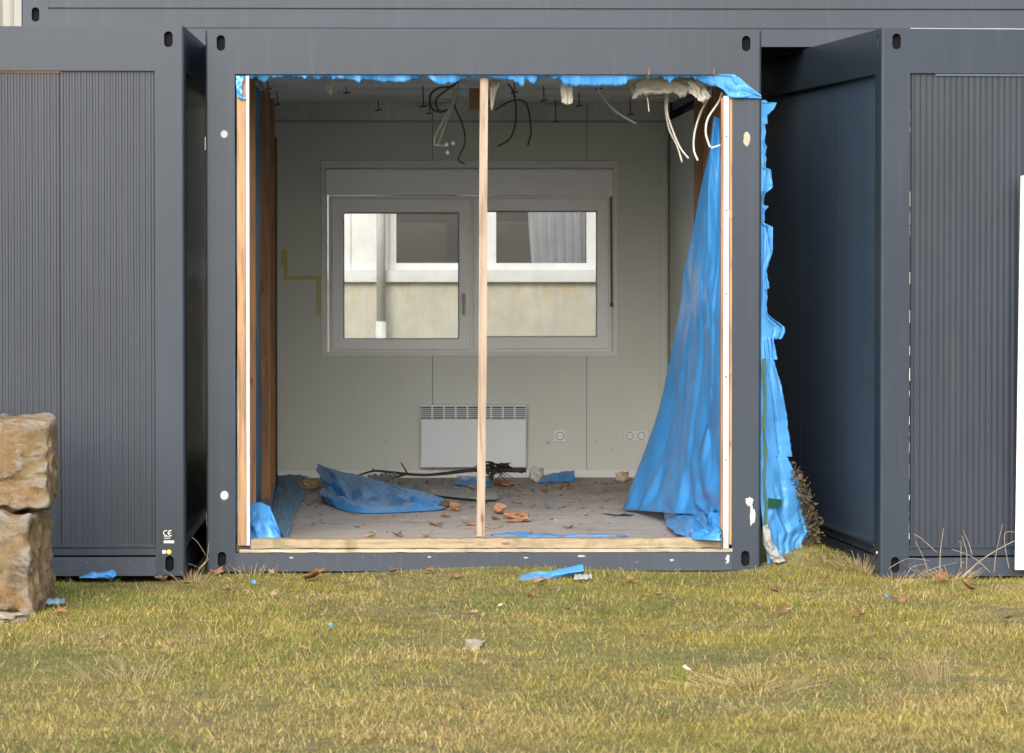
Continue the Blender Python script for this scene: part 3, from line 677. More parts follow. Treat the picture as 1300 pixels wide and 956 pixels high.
bx('head_board', 'white_trim', wn, LX(WX0) + 0.001, LX(WX1) - 0.001, YB - 0.004, YB + 0.07, bz_(214.8), WZ1)
win('mullion', 'white_plastic', wn, 594, 603, 254, 442, YB + 0.004, YB + 0.07)
for o, i in (((421, 597.5, 252, 444), (436.5, 582.5, 270, 430)), ((600.5, 773, 251.5, 443), (616, 757.5, 268, 427.5))):
    sh = ring('sash', 'white_plastic', wn, o, i, YB - 0.014, YB + 0.05, 0.006)
    ring('gasket', 'cable_dark', wn, (i[0] - 0.2, i[1] + .2, i[2] - .2, i[3] + .2), (i[0] + 0.9, i[1] - .9, i[2] + 1.4, i[3] - .7), YB + 0.012, YB + 0.024, 0)
    win('pane', 'glass', wn, i[0] + 0.3, i[1] - 0.3, i[2] + 0.3, i[3] - 0.3, YB + 0.016, YB + 0.020, 0)
c = (LX(bx_(588.5)), bz_(379))
m = MB().box(c[0] - 0.013, c[0] + 0.013, YB - 0.022, YB - 0.0145, c[1] - 0.035, c[1] + 0.035).box(c[0] - 0.009, c[0] + 0.009, YB - 0.05, YB - 0.022, c[1] + 0.005, c[1] + 0.022).box(c[0] - 0.010, c[0] + 0.010, YB - 0.062, YB - 0.046, c[1] - 0.115, c[1] + 0.022)
bevel(m.build('handle', 'galvanised', wn), 0.003)
m = MB().tube([(LX(bx_(775)), YB - 0.04, bz_(250)), (LX(bx_(776)), YB - 0.045, bz_(386))], 0.0055, 8).tube([(LX(bx_(776)), YB - 0.045, bz_(384)), (LX(bx_(776)), YB - 0.045, bz_(389))], 0.011, 10)
m.build('crank_rod', 'cable_dark', wn)
bx('window_sill', 'white_trim', wn, LX(bx_(417)), LX(bx_(777)), YB + 0.076, YB + 0.16, bz_(449), bz_(446))

# marks on the opened container's front
def disc(name, mat, px, py, rx, rz, y=-0.002, th=0.006, seed=0, jag=0.0):
    c = P(px, py, 0); k = 26; ring_ = []
    for i in range(k):
        a = 2 * math.pi * i / k; r = 1 + jag * fbm((math.cos(a) * 1.5, math.sin(a) * 1.5, seed))
        ring_.append((LX(c.x) + rx * r * math.cos(a), rz * r * math.sin(a) + c.z))
    vs = [(a, -0.0005, b) for a, b in ring_] + [(LX(c.x) + (a - LX(c.x)) * .75, -th, c.z + (b - c.z) * .75) for a, b in ring_]
    return MB().add(vs, [(i, (i + 1) % k, k + (i + 1) % k, k + i) for i in range(k)] + [tuple(range(k, 2 * k))]).build(name, mat, oc)
disc('cap', 'galvanised', 284.8, 171, 0.022, 0.024, th=0.010); disc('cap', 'white_metal', 285, 629.5, 0.024, 0.027, th=0.010)
tag(disc('filler_blob', 'plaster_white', 951.5, 637, 0.021, 0.024, th=0.012, seed=3, jag=0.35), 'white blob of filler on the post')
disc('filler_blob', 'plaster_white', 955, 656, 0.014, 0.056, th=0.012, seed=9, jag=0.5)
disc('filler_blob', 'filler_tan', 948, 177, 0.020, 0.038, th=0.006, seed=5, jag=0.3)
disc('filler_blob', 'white_metal', 924, 710, 0.013, 0.02, th=0.008, seed=6, jag=0.8)
for px, py in ((545, 707), (668, 708), (738, 706), (370, 708), (853, 711)): disc('paint_scrape', 'filler_grey', px, py, random.uniform(0.008, 0.022), random.uniform(0.004, 0.008), th=0.0012, seed=px, jag=0.55)
for px, py in ((262.5, 182), (264.5, 660)):
    c = P(px, py, 0); bx('spacer_tab', 'filler_tan', oc, LX(c.x) - 0.012, LX(c.x) + 0.001 if px < 263 else 0.001, 0.02, 0.06, c.z - 0.035, c.z + 0.035)
for px in (824, 906):
    c = P(px, 92, 0); bx('nail', 'rust', oc, LX(c.x) - 0.003, LX(c.x) + 0.003, -0.015, 0, c.z - 0.015, c.z + 0.02)

# ------------------------------------------------------------------ things fixed inside the room
hx0, hx1, hz0, hz1 = bx_(533.5), bx_(668), bz_(593), bz_(513)
ht = empty('convector_heater', ((hx0 + hx1) / 2, YB - 0.06, hz0)); tag(ht, 'white wall convector heater with slotted grille below the window', 'heater')
W_, H_ = hx1 - hx0, hz1 - hz0
gz0, gz1 = H_ - 0.098, H_ - 0.015
bevel(MB().box(-W_ / 2, W_ / 2, -0.03, 0.058, 0, gz0).build('body', 'heater_white', ht), 0.008, 3)
bx('grille_recess', 'slot_dark', ht, -W_ / 2 + 0.004, W_ / 2 - 0.004, 0.0, 0.05, gz0 + 0.001, gz1 - 0.001)
bevel(MB().box(-W_ / 2, W_ / 2, -0.03, 0.058, gz1, H_).build('top_bar', 'heater_white', ht), 0.004)
for i in range(10):
    xx = -W_ / 2 + W_ * i / 9; bx('grille_bar', 'heater_white', ht, max(-W_ / 2, xx - 0.006), min(W_ / 2, xx + 0.006), -0.0285, 0.0, gz0 + 0.0005, gz1 - 0.0005)
for i in range(1, 6):
    zz = gz0 + (gz1 - gz0) * i / 6; bx('louvre', 'heater_white', ht, -W_ / 2 + 0.007, W_ / 2 - 0.007, -0.026, -0.004, zz - 0.004, zz + 0.002)

def socket(label, px0, px1, py0, py1, gangs):
    X0, X1, Z0, Z1 = bx_(px0), bx_(px1), bz_(py1), bz_(py0)
    s = empty('wall_socket', ((X0 + X1) / 2, YB - 0.001, Z0)); tag(s, label, 'socket'); w_, h_ = X1 - X0, Z1 - Z0
    bevel(bx('frame', 'white_trim', s, -w_ / 2, w_ / 2, -0.010, 0, 0, h_), 0.003)
    for i in range(gangs):
        cxx = -w_ / 2 + w_ * (i + 0.5) / gangs; r = min(w_ / gangs, h_) * 0.36; m = MB(); k = 20
        m.add([(cxx + r * 1.15 * a, -0.0125, h_ / 2 + r * 1.15 * b) for a, b in ((-1, -1), (1, -1), (1, 1), (-1, 1))], [(0, 1, 2, 3)])
        ins = m.build('insert', 'white_plastic', s); m = MB()
        R1 = [(cxx + r * math.cos(6.2832 * j / k), -0.013, h_ / 2 + r * math.sin(6.2832 * j / k)) for j in range(k)]
        R2 = [(a * .82 + cxx * .18, y, (b - h_ / 2) * .82 + h_ / 2) for a, y, b in R1]
        m.add(R1 + R2, [(j, (j + 1) % k, k + (j + 1) % k, k + j) for j in range(k)]); m.build('rim', 'slot_dark', ins)
        for dx in (-r * .4, r * .4): MB().box(cxx + dx - 0.003, cxx + dx + 0.003, -0.0135, -0.0126, h_ / 2 - 0.003, h_ / 2 + 0.003).build('pin_hole', 'black_plastic', ins)
socket('single white wall socket to the right of the heater', 703.5, 718.5, 546, 561.5, 1)
socket('double white wall socket near the blue film', 792, 822, 546.5, 560.5, 2)
def scuff(px, py, w_, h_, sd):
    k = 12; X, Z = bx_(px), bz_(py); q = random.Random(sd)
    MB().add([(LX(X) + w_ * q.uniform(.5, 1.2) * math.cos(6.283 * i / k), YB - 0.0006, Z + h_ * q.uniform(.5, 1.2) * math.sin(6.283 * i / k) + w_ * 0.4 * math.cos(6.283 * i / k)) for i in range(k)], [tuple(range(k))]).build('scuff_mark', 'cable_dark', oc)
for i, (px, py, w_, h_) in enumerate(((696, 562.5, 0.014, 0.004), (363, 552, 0.010, 0.003), (372, 562, 0.008, 0.003), (404, 580, 0.006, 0.002), (488, 560, 0.004, 0.004), (776, 571, 0.006, 0.004), (756, 560, 0.005, 0.003), (370, 480, 0.004, 0.004), (820, 520, 0.004, 0.004), (540, 480, 0.003, 0.004))): scuff(px, py, w_, h_, i)
def tape(label, rects):
    m = MB()
    for i, (a, b, c, d) in enumerate(rects): m.box(bx_(a), bx_(b), YB - 0.0018 - 0.0007 * i, YB - 0.0004, bz_(d), bz_(c))
    tag(m.build('masking_tape', 'yellow_tape'), label, 'tape')
tape('stepped strip of yellow masking tape on the wall left of the window', [(361, 365, 317, 355), (362, 408, 350, 355), (402, 407.5, 352, 401), (357.5, 362, 318, 337)])

# cables
def cable(label, pts, r, mat='cable_white', group=None):
    o = MB().tube(smooth_path(pts, 8), r, 7).build('cable', mat, None, True); tag(o, label, 'cable', group); return o
def cp(Y, *px): return [P(a, b, Y) for a, b in px]
cable('short cream cable sticking out of the ceiling right of the middle post', cp(1.2, (758, 100), (762, 118), (778, 138), (795, 150), (808, 157)), 0.0065)
cable('left one of the two long cream cables under the white fleece', cp(0.5, (845, 118), (845, 140), (850, 165), (860, 186), (866, 206)), 0.0055)
cable('right one of the two long cream cables under the white fleece', cp(0.45, (848, 118), (847, 142), (855, 168), (864, 188), (874, 201)), 0.0055)
cable('cream cable arching down in front of the brown stud', cp(0.4, (903, 110), (901, 122), (890, 142), (882, 168), (881, 190), (886, 204)), 0.0065)
cable('cream cable arching down over the film, ending beside the white profile', cp(0.2, (917, 117), (912, 130), (899, 150), (896, 168), (900, 183), (902, 187)), 0.0065)
cable('thin cream cable running sideways to the white profile', cp(0.15, (903, 188), (914, 184.5), (928, 181)), 0.005)
cable('thin white wire dangling from the white fleece', cp(0.3, (819, 118), (822, 126), (824, 142)), 0.0035)
cable('big black cable loop hanging left of the middle post', cp(2.2, (582, 104), (572, 110), (556, 112), (546, 122), (549, 138), (562, 142), (576, 132), (582, 110)), 0.007, 'cable_dark')
cable('beige doubled wire hanging left of the middle post with loose ends', cp(2.1, (580, 106), (576, 126), (564, 150), (553, 172), (552, 183), (560, 185)), 0.0055)
cable('beige wire beside the doubled one, left of the middle post', cp(2.12, (582, 106), (579, 124), (568, 150), (559, 176), (556, 184), (566, 184)), 0.0045)
cable('black wire curving down to the shutter box left of the middle post', cp(2.3, (580, 106), (577, 132), (588, 160), (590, 182), (582, 202), (590, 208)), 0.0055, 'cable_dark')
cable('smaller black wire loop hanging left of the middle post', cp(2.25, (581, 104), (565, 116), (554, 126), (557, 140), (570, 140)), 0.006, 'cable_dark')
cable('dark limp wire right of the middle post', cp(2.6, (640, 100), (652, 118), (655, 150), (648, 175), (632, 186)), 0.006, 'cable_dark')
cable('dark wire sagging between hangers right of the middle post', cp(2.8, (628, 140), (650, 128), (668, 132), (674, 165), (670, 185)), 0.0055, 'cable_dark')
for i, (px, py) in enumerate(((567, 184), (575, 182), (568, 194))):
    c = P(px, py, 2.05); o = bevel(MB().box(c.x - 0.011, c.x + 0.011, c.y - 0.008, c.y + 0.008, c.z - 0.009, c.z + 0.009).box(c.x - 0.006, c.x + 0.006, c.y - 0.006, c.y + 0.006, c.z + 0.009, c.z + 0.016).build('wire_connector', 'sticker_white'), 0.002)
    tag(o, ('tiny white wire connector, upper left of the three dangling left of the middle post', 'tiny white wire connector, rightmost of the three dangling left of the middle post', 'tiny white wire connector, lowest of the three dangling left of the middle post')[i], 'connector', 'dangling wire connectors')

# ------------------------------------------------------------------ torn film and fleece
def jag_x(x0, x1, pts, n, seed, amp):
    """lower torn edge: pts (px, py) with fine jaggedness"""
    out = []
    for i in range(n):
        px = x0 + (x1 - x0) * i / (n - 1)
        for (a, b), (c, d) in zip(pts, pts[1:]):
            if a <= px <= c: py = b + (d - b) * (px - a) / max(1e-6, c - a); break
        out.append((px, py + amp * fbm((px * 0.30, seed, 0.5))))
    return out
torn = [(312, 96), (320, 101), (323, 98), (336, 106), (341, 99), (352, 97.5), (380, 98), (388, 100), (392, 97.5), (404, 101), (415, 100), (432, 99), (450, 103), (456, 105), (462, 100), (484, 104), (487, 106), (490, 104), (514, 104), (535, 98), (545, 99), (556, 107), (563, 107), (580, 105), (588, 100), (604, 98),
        (622, 99), (650, 101), (660, 108), (664, 110), (668, 100), (677, 108), (684, 99), (710, 99), (715, 108), (740, 109), (790, 109), (800, 101), (812, 99), (840, 98), (850, 105), (858, 98), (880, 99), (893, 107), (903, 110), (912, 107), (922, 114), (930, 112)]
low = jag_x(312, 930, torn, 620, 1.0, 2.2)
A = [P(px, 94.0, 0.02) for px, py in low]; B = [P(px, max(95.6, py), 0.035 + 0.03 * fbm((px * 0.05, 0, 3))) for px, py in low]
o = sheet('torn_film', A, B, 5, 620, lambda u, v, p: Vector((0, 0.006 * u * fbm((p.x * 5, 1, 1)), 0)), 'film_pale', None, 0.0005)
tag(o, 'long ragged strip of pale blue film hanging under the top rail', 'plastic film')
A = [P(a, b, y) for a, b, y in ((299.5, 96, 0.004), (299.5, 105, 0.001), (300, 115, 0.0), (301, 123, 0.0), (305, 125.5, 0.0))]
B = [P(a, b, y) for a, b, y in ((312, 96, 0.02), (309, 102, -0.006), (307, 110, -0.008), (308, 120, -0.008), (313, 125.5, -0.008))]
o = sheet('torn_film', A, B, 9, 24, lambda u, v, p: Vector((0, -0.006 - 0.008 * fbm((u * 3, v * 5, 2)), 0)), 'film_blue')
tag(o, 'small blue film scrap wrapped round the top of the left stud', 'plastic film')
A = [P(a, b, y) for a, b, y in ((905, 94.5, 0.018), (920, 94.5, 0.012), (931, 94.5, -0.006), (938, 98, -0.012), (952, 110, -0.012), (966.5, 121, -0.008))]
B = [P(a, b, y) for a, b, y in ((909, 109, 0.02), (918, 114, 0.015), (925, 123, -0.004), (934, 125, -0.010), (950, 125, -0.010), (967, 125, -0.008))]
o = sheet('torn_film', A, B, 26, 90, lambda u, v, p: Vector((0, -0.008 - abs(creases(u, v, 51, 16, 0.016, 0.10)), 0.0)), 'film_pale')
tag(o, 'pale blue film folded over the top right corner of the opening', 'plastic film')
# fleece shreds under the rail
def shred(label, A, B, Y, nu, nv, mat, amp, name='fleece_shred', cat='fleece', seed=0):
    o = sheet(name, [P(a, b, Y) for a, b in A], [P(a, b, Y) for a, b in B], nu, nv,
              lambda u, v, p: Vector((amp * 0.2 * fbm((u * 3, v * 6, seed), 2), amp * 0.7 * fbm((u * 2, v * 4, seed + 5), 2) + creases(u, v, seed + 40, 16, amp * 0.6, 0.13), amp * 0.35 * u * u * fbm((2, v * 22, seed + 9)))), mat)
    return tag(o, label, cat)
shred('wide torn white fleece hanging under the rail near the right corner', [(808, 104), (822, 97), (840, 96), (860, 98), (875, 96), (895, 100), (899, 110)], [(803, 127), (815, 121), (838, 120), (856, 117), (864, 124), (880, 117), (903, 124)], 0.25, 22, 90, 'fleece', 0.05, seed=1)
shred('crumpled white fleece flap near the cables at the right corner', [(872, 99), (885, 100), (894, 108)], [(876, 118), (893, 132), (903, 123)], 0.16, 14, 40, 'fleece', 0.04, seed=4)
shred('small square white fleece scrap right of the middle post', [(711, 103), (720, 101), (728, 104)], [(713, 130), (720, 133), (727, 131)], 0.2, 10, 24, 'fleece', 0.02, seed=6)
shred('narrow white fleece strip close to the middle post', [(622, 101), (628, 101), (637, 103)], [(623, 140), (626, 139), (628, 120)], 0.25, 8, 24, 'fleece', 0.02, seed=8)
shred('star shaped white shred hanging from the ceiling left of the post', [(414, 110), (420, 99), (424, 108), (430, 112)], [(413, 116), (419, 121), (424, 117), (428, 116)], 0.7, 10, 24, 'fleece', 0.03, seed=11)
shred('grey torn strip in the upper left corner of the opening', [(322, 98), (327, 97), (334, 106)], [(329, 109), (333, 114), (337, 117)], 0.5, 8, 20, 'film_clear', 0.02, seed=13)
shred('grey torn shreds left of the white fleece under the rail', [(800, 112), (806, 105), (812, 103)], [(803, 126), (808, 122), (815, 118)], 0.3, 8, 20, 'fleece', 0.02, seed=15)

# the big drape on the right: front edge by the profile, free edge sweeping into the room
front = [P(a, b, y) for a, b, y in ((913, 150, 0.32), (914, 200, 0.30), (915, 260, 0.26), (916, 330, 0.22), (916, 400, 0.18), (917, 470, 0.15), (917, 540, 0.14), (917, 600, 0.14), (917, 645, 0.14), (917, 655, 0.16))]
free = [P(a, b, y) for a, b, y in ((905, 148, 0.45), (899, 195, 0.60), (889, 240, 0.80), (880, 290, 1.00), (868, 345, 1.25), (862, 395, 1.45), (851, 450, 1.75), (836, 520, 2.05), (812, 590, 2.40), (790, 647, 2.66))]
def drape(u, v, p):
    w1 = u * 7.5 + 0.9 * math.sin(v * 2.6) + 0.5
    tri = abs(((w1 / 3.1416 + 0.5) % 2) - 1) * 2 - 1                       # planar facets rather than waves
    fold = 0.085 * (0.35 + 0.9 * v) * (0.6 * tri + 0.4 * math.sin(w1)) * (1 - 0.55 * u)
    crease = 0.06 * fbm((u * 2.4, v * 3.0, 1.7), 2) + 0.03 * abs(fbm((u * 4 + v * 2, v * 5, 7.7), 2)) * (0.4 + v) + creases(u, v, 5, 44, 0.040, 0.085, 1.6) * (0.3 + 0.8 * v)
    for u0, k_, w_, a_ in ((0.20, 0.16, 0.04, 0.022), (0.47, -0.22, 0.05, -0.030), (0.74, 0.14, 0.05, 0.030)):
        crease += a_ * max(0.0, 1 - abs(u - u0 - k_ * (v - 0.5)) / w_) * (0.35 + 0.65 * v)
    e = min(1, 6 * u) * min(1, 6 * (1 - u)); e = 0.15 + 0.85 * e
    return Vector((-(fold + crease) * 0.55 * e, -(fold + crease) * e * 0.9, 0.0))
o = sheet('plastic_sheet', smooth_path(front, 4), smooth_path(free, 4), 110, 170, drape, 'film_blue'); big_drape = o
tag(o, 'large blue plastic sheet draped down the right wall inside the opening', 'plastic film')
A = [PZ(a, b, FZ + 0.015) for a, b in ((832, 643), (842, 655), (845, 668), (858, 681), (880, 688), (915, 690))]
B = [PZ(917, b, FZ + 0.02) + Vector((0.0, 0, 0.10)) for b in (640, 650, 660, 668, 676, 684)]
def heap(u, v, p): return Vector((0.03 * fbm((u * 4, v * 4, 3)), 0.05 * fbm((u * 4, v * 4, 13)), 0.015 + 0.16 * u * (1 - v) * 0.6 + 0.05 * max(0, fbm((u * 3.5, v * 3.5, 21))) * min(1, 5 * u) + abs(creases(u, v, 9, 26, 0.06, 0.12)) * min(1, 5 * u)))
o = sheet('plastic_sheet', A, B, 70, 70, heap, 'film_blue'); tag(o, 'crumpled blue film heaped on the floor at the foot of the white profile', 'plastic film')
from mathutils.bvhtree import BVHTree
bv = BVHTree.FromPolygons([v.co[:] for v in big_drape.data.vertices], [tuple(f.vertices) for f in big_drape.data.polygons])
m = MB(); q = random.Random(3); line = resample([Vector((a, b, 0)) for a, b in ((887, 583), (889, 570), (893, 555), (897, 543), (900, 539))], 30)
for i, c in enumerate(line):
    if i in (5, 6, 11, 17, 24): continue
    w_, h_ = q.uniform(0.5, 0.9), q.uniform(0.35, 0.6); quad = []
    for dx, dy in ((-w_, -h_), (w_, -h_ * 0.5), (w_, h_), (-w_, h_ * 0.5)):
        d = ray(c.x + dx, c.y + dy).normalized(); hit = bv.ray_cast(CAM, d)[0]
        if hit is None: quad = None; break
        quad.append(hit - d * 0.003)
    if quad: m.add(quad, [(0, 1, 2, 3)])
m.build('print', 'black_plastic', big_drape)

# film torn outside along the right-hand corner post
outer_r = [(972, 127), (977, 131), (986, 130), (984, 137), (974, 146), (975, 157), (972, 158), (972, 170), (971, 183), (973, 185), (972, 213), (979, 215), (981, 238), (972, 245), (969, 258), (972, 263), (976, 261), (971, 270), (970, 283), (981, 288), (981, 320), (976, 334), (974, 345), (977, 366), (974, 368), (974, 398), (980, 404), (997, 415), (996, 424), (992, 431), (982, 428), (984, 440), (987, 457), (982, 455), (986, 470), (992, 490), (998, 520), (1001, 545), (1006, 580), (998, 577), (1004, 590), (1012, 605), (1024, 632), (1025, 655), (1031, 665), (1035, 674), (1022, 690), (1023, 700), (1016, 707), (1000, 717), (992, 716)]
A = []; B = []
zs = resample([Vector((a, b, 0)) for a, b in outer_r], 460)
for i_, q in enumerate(zs): q.x += 1.3 * fbm((i_ * 0.17, 4.0, 1.0))
for q in zs:
    yy = 0.05 + max(0, (q.x - 975)) * 0.003
    A.append(P(965.5 if q.y < 640 else 965.5 + (q.y - 640) * 0.12, q.y, 0.03)); B.append(P(q.x, q.y, yy + 0.02 * fbm((q.y * 0.02, 3, 3))))
def outerd(u, v, p): return Vector((0.0, (0.03 * fbm((p.x * 4, p.z * 2.0, 2), 2) + creases(u, v, 17, 60, 0.028, 0.05, 2.5)) * min(1, u * 3), 0.0))
o = sheet('torn_film', A, B, 40, 460, outerd, 'film_outer', None, 0.0006)
tag(o, 'tall ragged blue film hanging outside the right corner post down to the grass', 'plastic film')
m = MB()
def strip(pl_, w0, y):
    vs = []
    for i, (a, b) in enumerate(pl_):
        wv = w0 * (0.8 + 0.5 * fbm((b * 0.05, 2, a)))
        vs += [P(a - wv, b, y), P(a + wv, b, y - 0.004)]
    return vs
vs = strip([(970 + 0.006 * (t - 455) + 0.8 * math.sin(t * 0.09), t) for t in range(455, 700, 7)], 2.6, -0.010); k = len(vs) // 2
m.add(vs, [(2 * i, 2 * i + 1, 2 * i + 3, 2 * i + 2) for i in range(k - 1)])
m.add([P(975, 632, -0.004), P(992, 634, 0.03), P(992, 643, 0.03), P(975, 645, -0.004)], [(0, 1, 2, 3)])
o = m.build('adhesive_tape', 'green_tape'); s_ = o.modifiers.new('t', 'SOLIDIFY'); s_.thickness = 0.0008
tag(o, 'dark green adhesive tape running down the film outside the right corner post', 'tape')
o = sheet('torn_film', [P(968, 668, -0.03), P(969, 690, -0.04), P(975, 706, -0.05), P(982, 715, -0.06)], [P(976, 664, -0.03), P(981, 688, -0.05), P(989, 700, -0.06), P(999, 712, -0.06)], 10, 30,
          lambda u, v, p: Vector((0, -0.03 * math.sin(u * 3.14) + 0.02 * fbm((u * 4, v * 6, 2)), 0)), 'film_clear')
tag(o, 'milky torn film end curling at the foot of the right corner post', 'plastic film')

def leaf_mesh(seed, mat):
    r = random.Random(seed); k = 18; m = MB(); ring_ = []
    ph = r.uniform(0, 6); lob = r.choice((3, 5))
    for i in range(k):
        a = 2 * math.pi * i / k; rr = 0.5 * (0.72 + 0.28 * math.cos(lob * a) * 0.9 + r.uniform(-0.06, 0.06))
        x_, y_ = rr * math.cos(a), rr * math.sin(a) * 0.75
        ring_.append((x_, y_, 0.10 + 0.55 * x_ * x_ * r.uniform(0.5, 1.1) + 0.35 * abs(y_) * math.sin(a * 2 + ph) + 0.05 * r.random()))
    mid = [(a * 0.5, b * 0.5, c * 0.45 + 0.03) for a, b, c in ring_]
    m.add(ring_ + mid + [(0, 0, 0.04)], [(i, (i + 1) % k, k + (i + 1) % k, k + i) for i in range(k)] + [(k + i, k + (i + 1) % k, 2 * k) for i in range(k)])
    return m.build('dry_leaf', mat, None, True)
# film lying about inside and at the threshold
def floor_sheet(label, A, B, nu, nv, hfun, mat, name='torn_film'):
    o = sheet(name, [PZ(a, b, FZ + 0.006) for a, b in A], [PZ(a, b, FZ + 0.006) for a, b in B], nu, nv, hfun, mat); return tag(o, label, 'plastic film')
A = [P(a, b, y) for a, b, y in ((314, 690, 0.13), (330, 691, 0.13), (345, 691, 0.13), (358, 691, 0.13))]
B = [P(a, b, y) for a, b, y in ((317, 640, 0.35), (330, 637, 0.35), (342, 642, 0.32), (356, 676, 0.2))]
o = sheet('torn_film', A, B, 40, 50, lambda u, v, p: Vector((0, -0.04 * math.sin(u * 3.14) * math.sin(v * 3.0) + creases(u, v, 23, 18, 0.05, 0.16), creases(u, v, 24, 12, 0.02, 0.16) * u)), 'film_outer')
tag(o, 'bright blue film flap standing behind the sill at the left stud', 'plastic film')
floor_sheet('dusty grey film strip lying along the left wall', [(352, 602), (350, 620), (345, 645), (340, 665)], [(392, 600), (388, 625), (374, 655), (365, 688)], 24, 50,
            lambda u, v, p: Vector((0, 0, 0.02 * abs(fbm((u * 5, v * 9, 3))) + 0.012 * math.sin(u * 3.14))), 'film_dusty')
floor_sheet('dark blue film ridge in the back left corner', [(352, 606), (365, 606), (378, 604), (392, 602)], [(352, 598), (366, 600), (380, 600), (396, 600)], 26, 40,
            lambda u, v, p: Vector((0.03 * fbm((u * 3, v * 4, 3)), 0.0, math.sin(u * 3.1416) * (0.05 + 0.11 * v) + 0.02 * fbm((u * 4, v * 5, 7)))), 'film_blue')
# the big fold left of the middle post
fr = [PZ(a, b, FZ + 0.006) for a, b in ((412, 638), (427, 645), (450, 650), (480, 651), (510, 650), (535, 649), (558, 647))]
bk = [PZ(a, b, FZ + 0.006) for a, b in ((410, 616), (428, 620), (450, 622), (480, 626), (510, 632), (535, 636), (566, 641))]
def bigfold(u, v, p):
    H = 0.115 * (1 - v) ** 0.9 + 0.035
    prof = [(0, 0), (0.10, 0.30), (0.18, 0.36), (0.45, 0.20), (0.72, 0.62), (0.92, 1.0), (1.0, 0.94)]
    for (a, b), (c, d) in zip(prof, prof[1:]):
        if a <= u <= c: hh = b + (d - b) * (u - a) / (c - a); break
    cr = abs(fbm((u * 2.2, v * 4.5, 4.4))) - 0.2
    hh = H * hh + (0.04 * cr + creases(u, v, 31, 40, 0.035, 0.11, 2.0)) * math.sin(min(1, u * 1.1) * 3.14) * (1 - 0.3 * v)
    return Vector((0.04 * fbm((u * 3, v * 3, 9)) - 0.03 * u * (1 - v), 0.10 * fbm((u * 2.4, v * 5, 3)) * u - 0.05 * (0.5 + 0.5 * math.sin(v * 21)) * (1 - u) ** 2 * 0.6, max(0.0, hh)))
o = sheet('plastic_sheet', smooth_path(fr, 3), smooth_path(bk, 3), 70, 120, bigfold, 'film_blue'); tag(o, 'big blue film fold lying on the floor left of the middle post', 'plastic film')
floor_sheet('flat dull blue film piece beside the big fold', [(500, 630), (520, 622), (530, 620)], [(520, 634), (534, 630), (533, 627)], 14, 20, lambda u, v, p: Vector((0, 0, 0.03 * math.sin(u * 3) + 0.02 * abs(fbm((u * 4, v * 4, 3))))), 'film_dusty')
floor_sheet('blue film roll by the back wall right of the heater', [(684, 614), (700, 612), (730, 611)], [(690, 609), (705, 608), (728, 607)], 14, 24, lambda u, v, p: Vector((0, 0, 0.055 * math.sin(u * 3.14) * (0.6 + 0.6 * v) + 0.01 * fbm((u * 4, v * 6, 3)))), 'film_blue')
floor_sheet('flat blue film patch on the floor under the heater', [(577, 616), (600, 617), (625, 617)], [(583, 609), (600, 608), (622, 608)], 14, 24, lambda u, v, p: Vector((0, 0, 0.04 * math.sin(u * 3.14) + 0.01 * fbm((u * 4, v * 6, 3)))), 'film_blue')
floor_sheet('grey translucent film rumpled behind the middle post', [(545, 630), (580, 634), (610, 637), (632, 636)], [(550, 624), (580, 624), (610, 625), (630, 628)], 18, 50, lambda u, v, p: Vector((0, 0, 0.05 * math.sin(u * 3.14) * abs(fbm((v * 9, u * 2, 3))) + 0.012)), 'film_clear')
floor_sheet('clear film heap near the wall left of the heater', [(466, 616), (485, 617), (505, 617)], [(468, 609), (485, 608), (503, 609)], 14, 30, lambda u, v, p: Vector((0, 0, 0.07 * math.sin(u * 3.14) * (0.5 + abs(fbm((v * 7, u * 2, 3)))))), 'film_clear')
floor_sheet('thin pale blue film strip along the sill right of the middle post', [(620, 688), (640, 687), (680, 689), (740, 689), (800, 689)], [(640, 685), (660, 684), (690, 686), (740, 687), (790, 687)], 6, 60, lambda u, v, p: Vector((0, 0, 0.035 + 0.01 * fbm((u * 2, v * 9, 3)))), 'film_pale')
floor_sheet('pale blue film sliver next to the large drape', [(765, 652), (780, 654), (800, 655)], [(768, 650), (785, 650.5), (805, 652)], 8, 24, lambda u, v, p: Vector((0, 0, 0.004 + 0.006 * abs(fbm((u * 2, v * 6, 3))) + abs(creases(u, v, 3, 8, 0.01, 0.2)))), 'film_clear')
ORD = ('leftmost', 'second from left', 'third from left', 'fourth from left', 'fifth from left', 'sixth from left', 'seventh from left', 'rightmost')
SCR = ((640, 624, 9), (645, 630, 12), (655, 642, 11), (600, 654, 8), (735, 634, 14), (740, 645, 10), (696, 645, 12), (632, 644, 6))
for i, (px, py, w_) in enumerate(sorted(SCR)):
    o = leaf_mesh(700 + i, 'film_pale' if i % 2 else 'film_clear'); o.name = 'film_scrap'; o.location = PZ(px, py, FZ + 0.001); k = w_ / 100
    o.scale = (k, k * 0.9, k * 0.25); o.rotation_euler.z = i * 1.3
    tag(o, 'small pale film scrap on the room floor, ' + ORD[i] + ' of eight', 'film scrap', 'film scraps on the room floor')

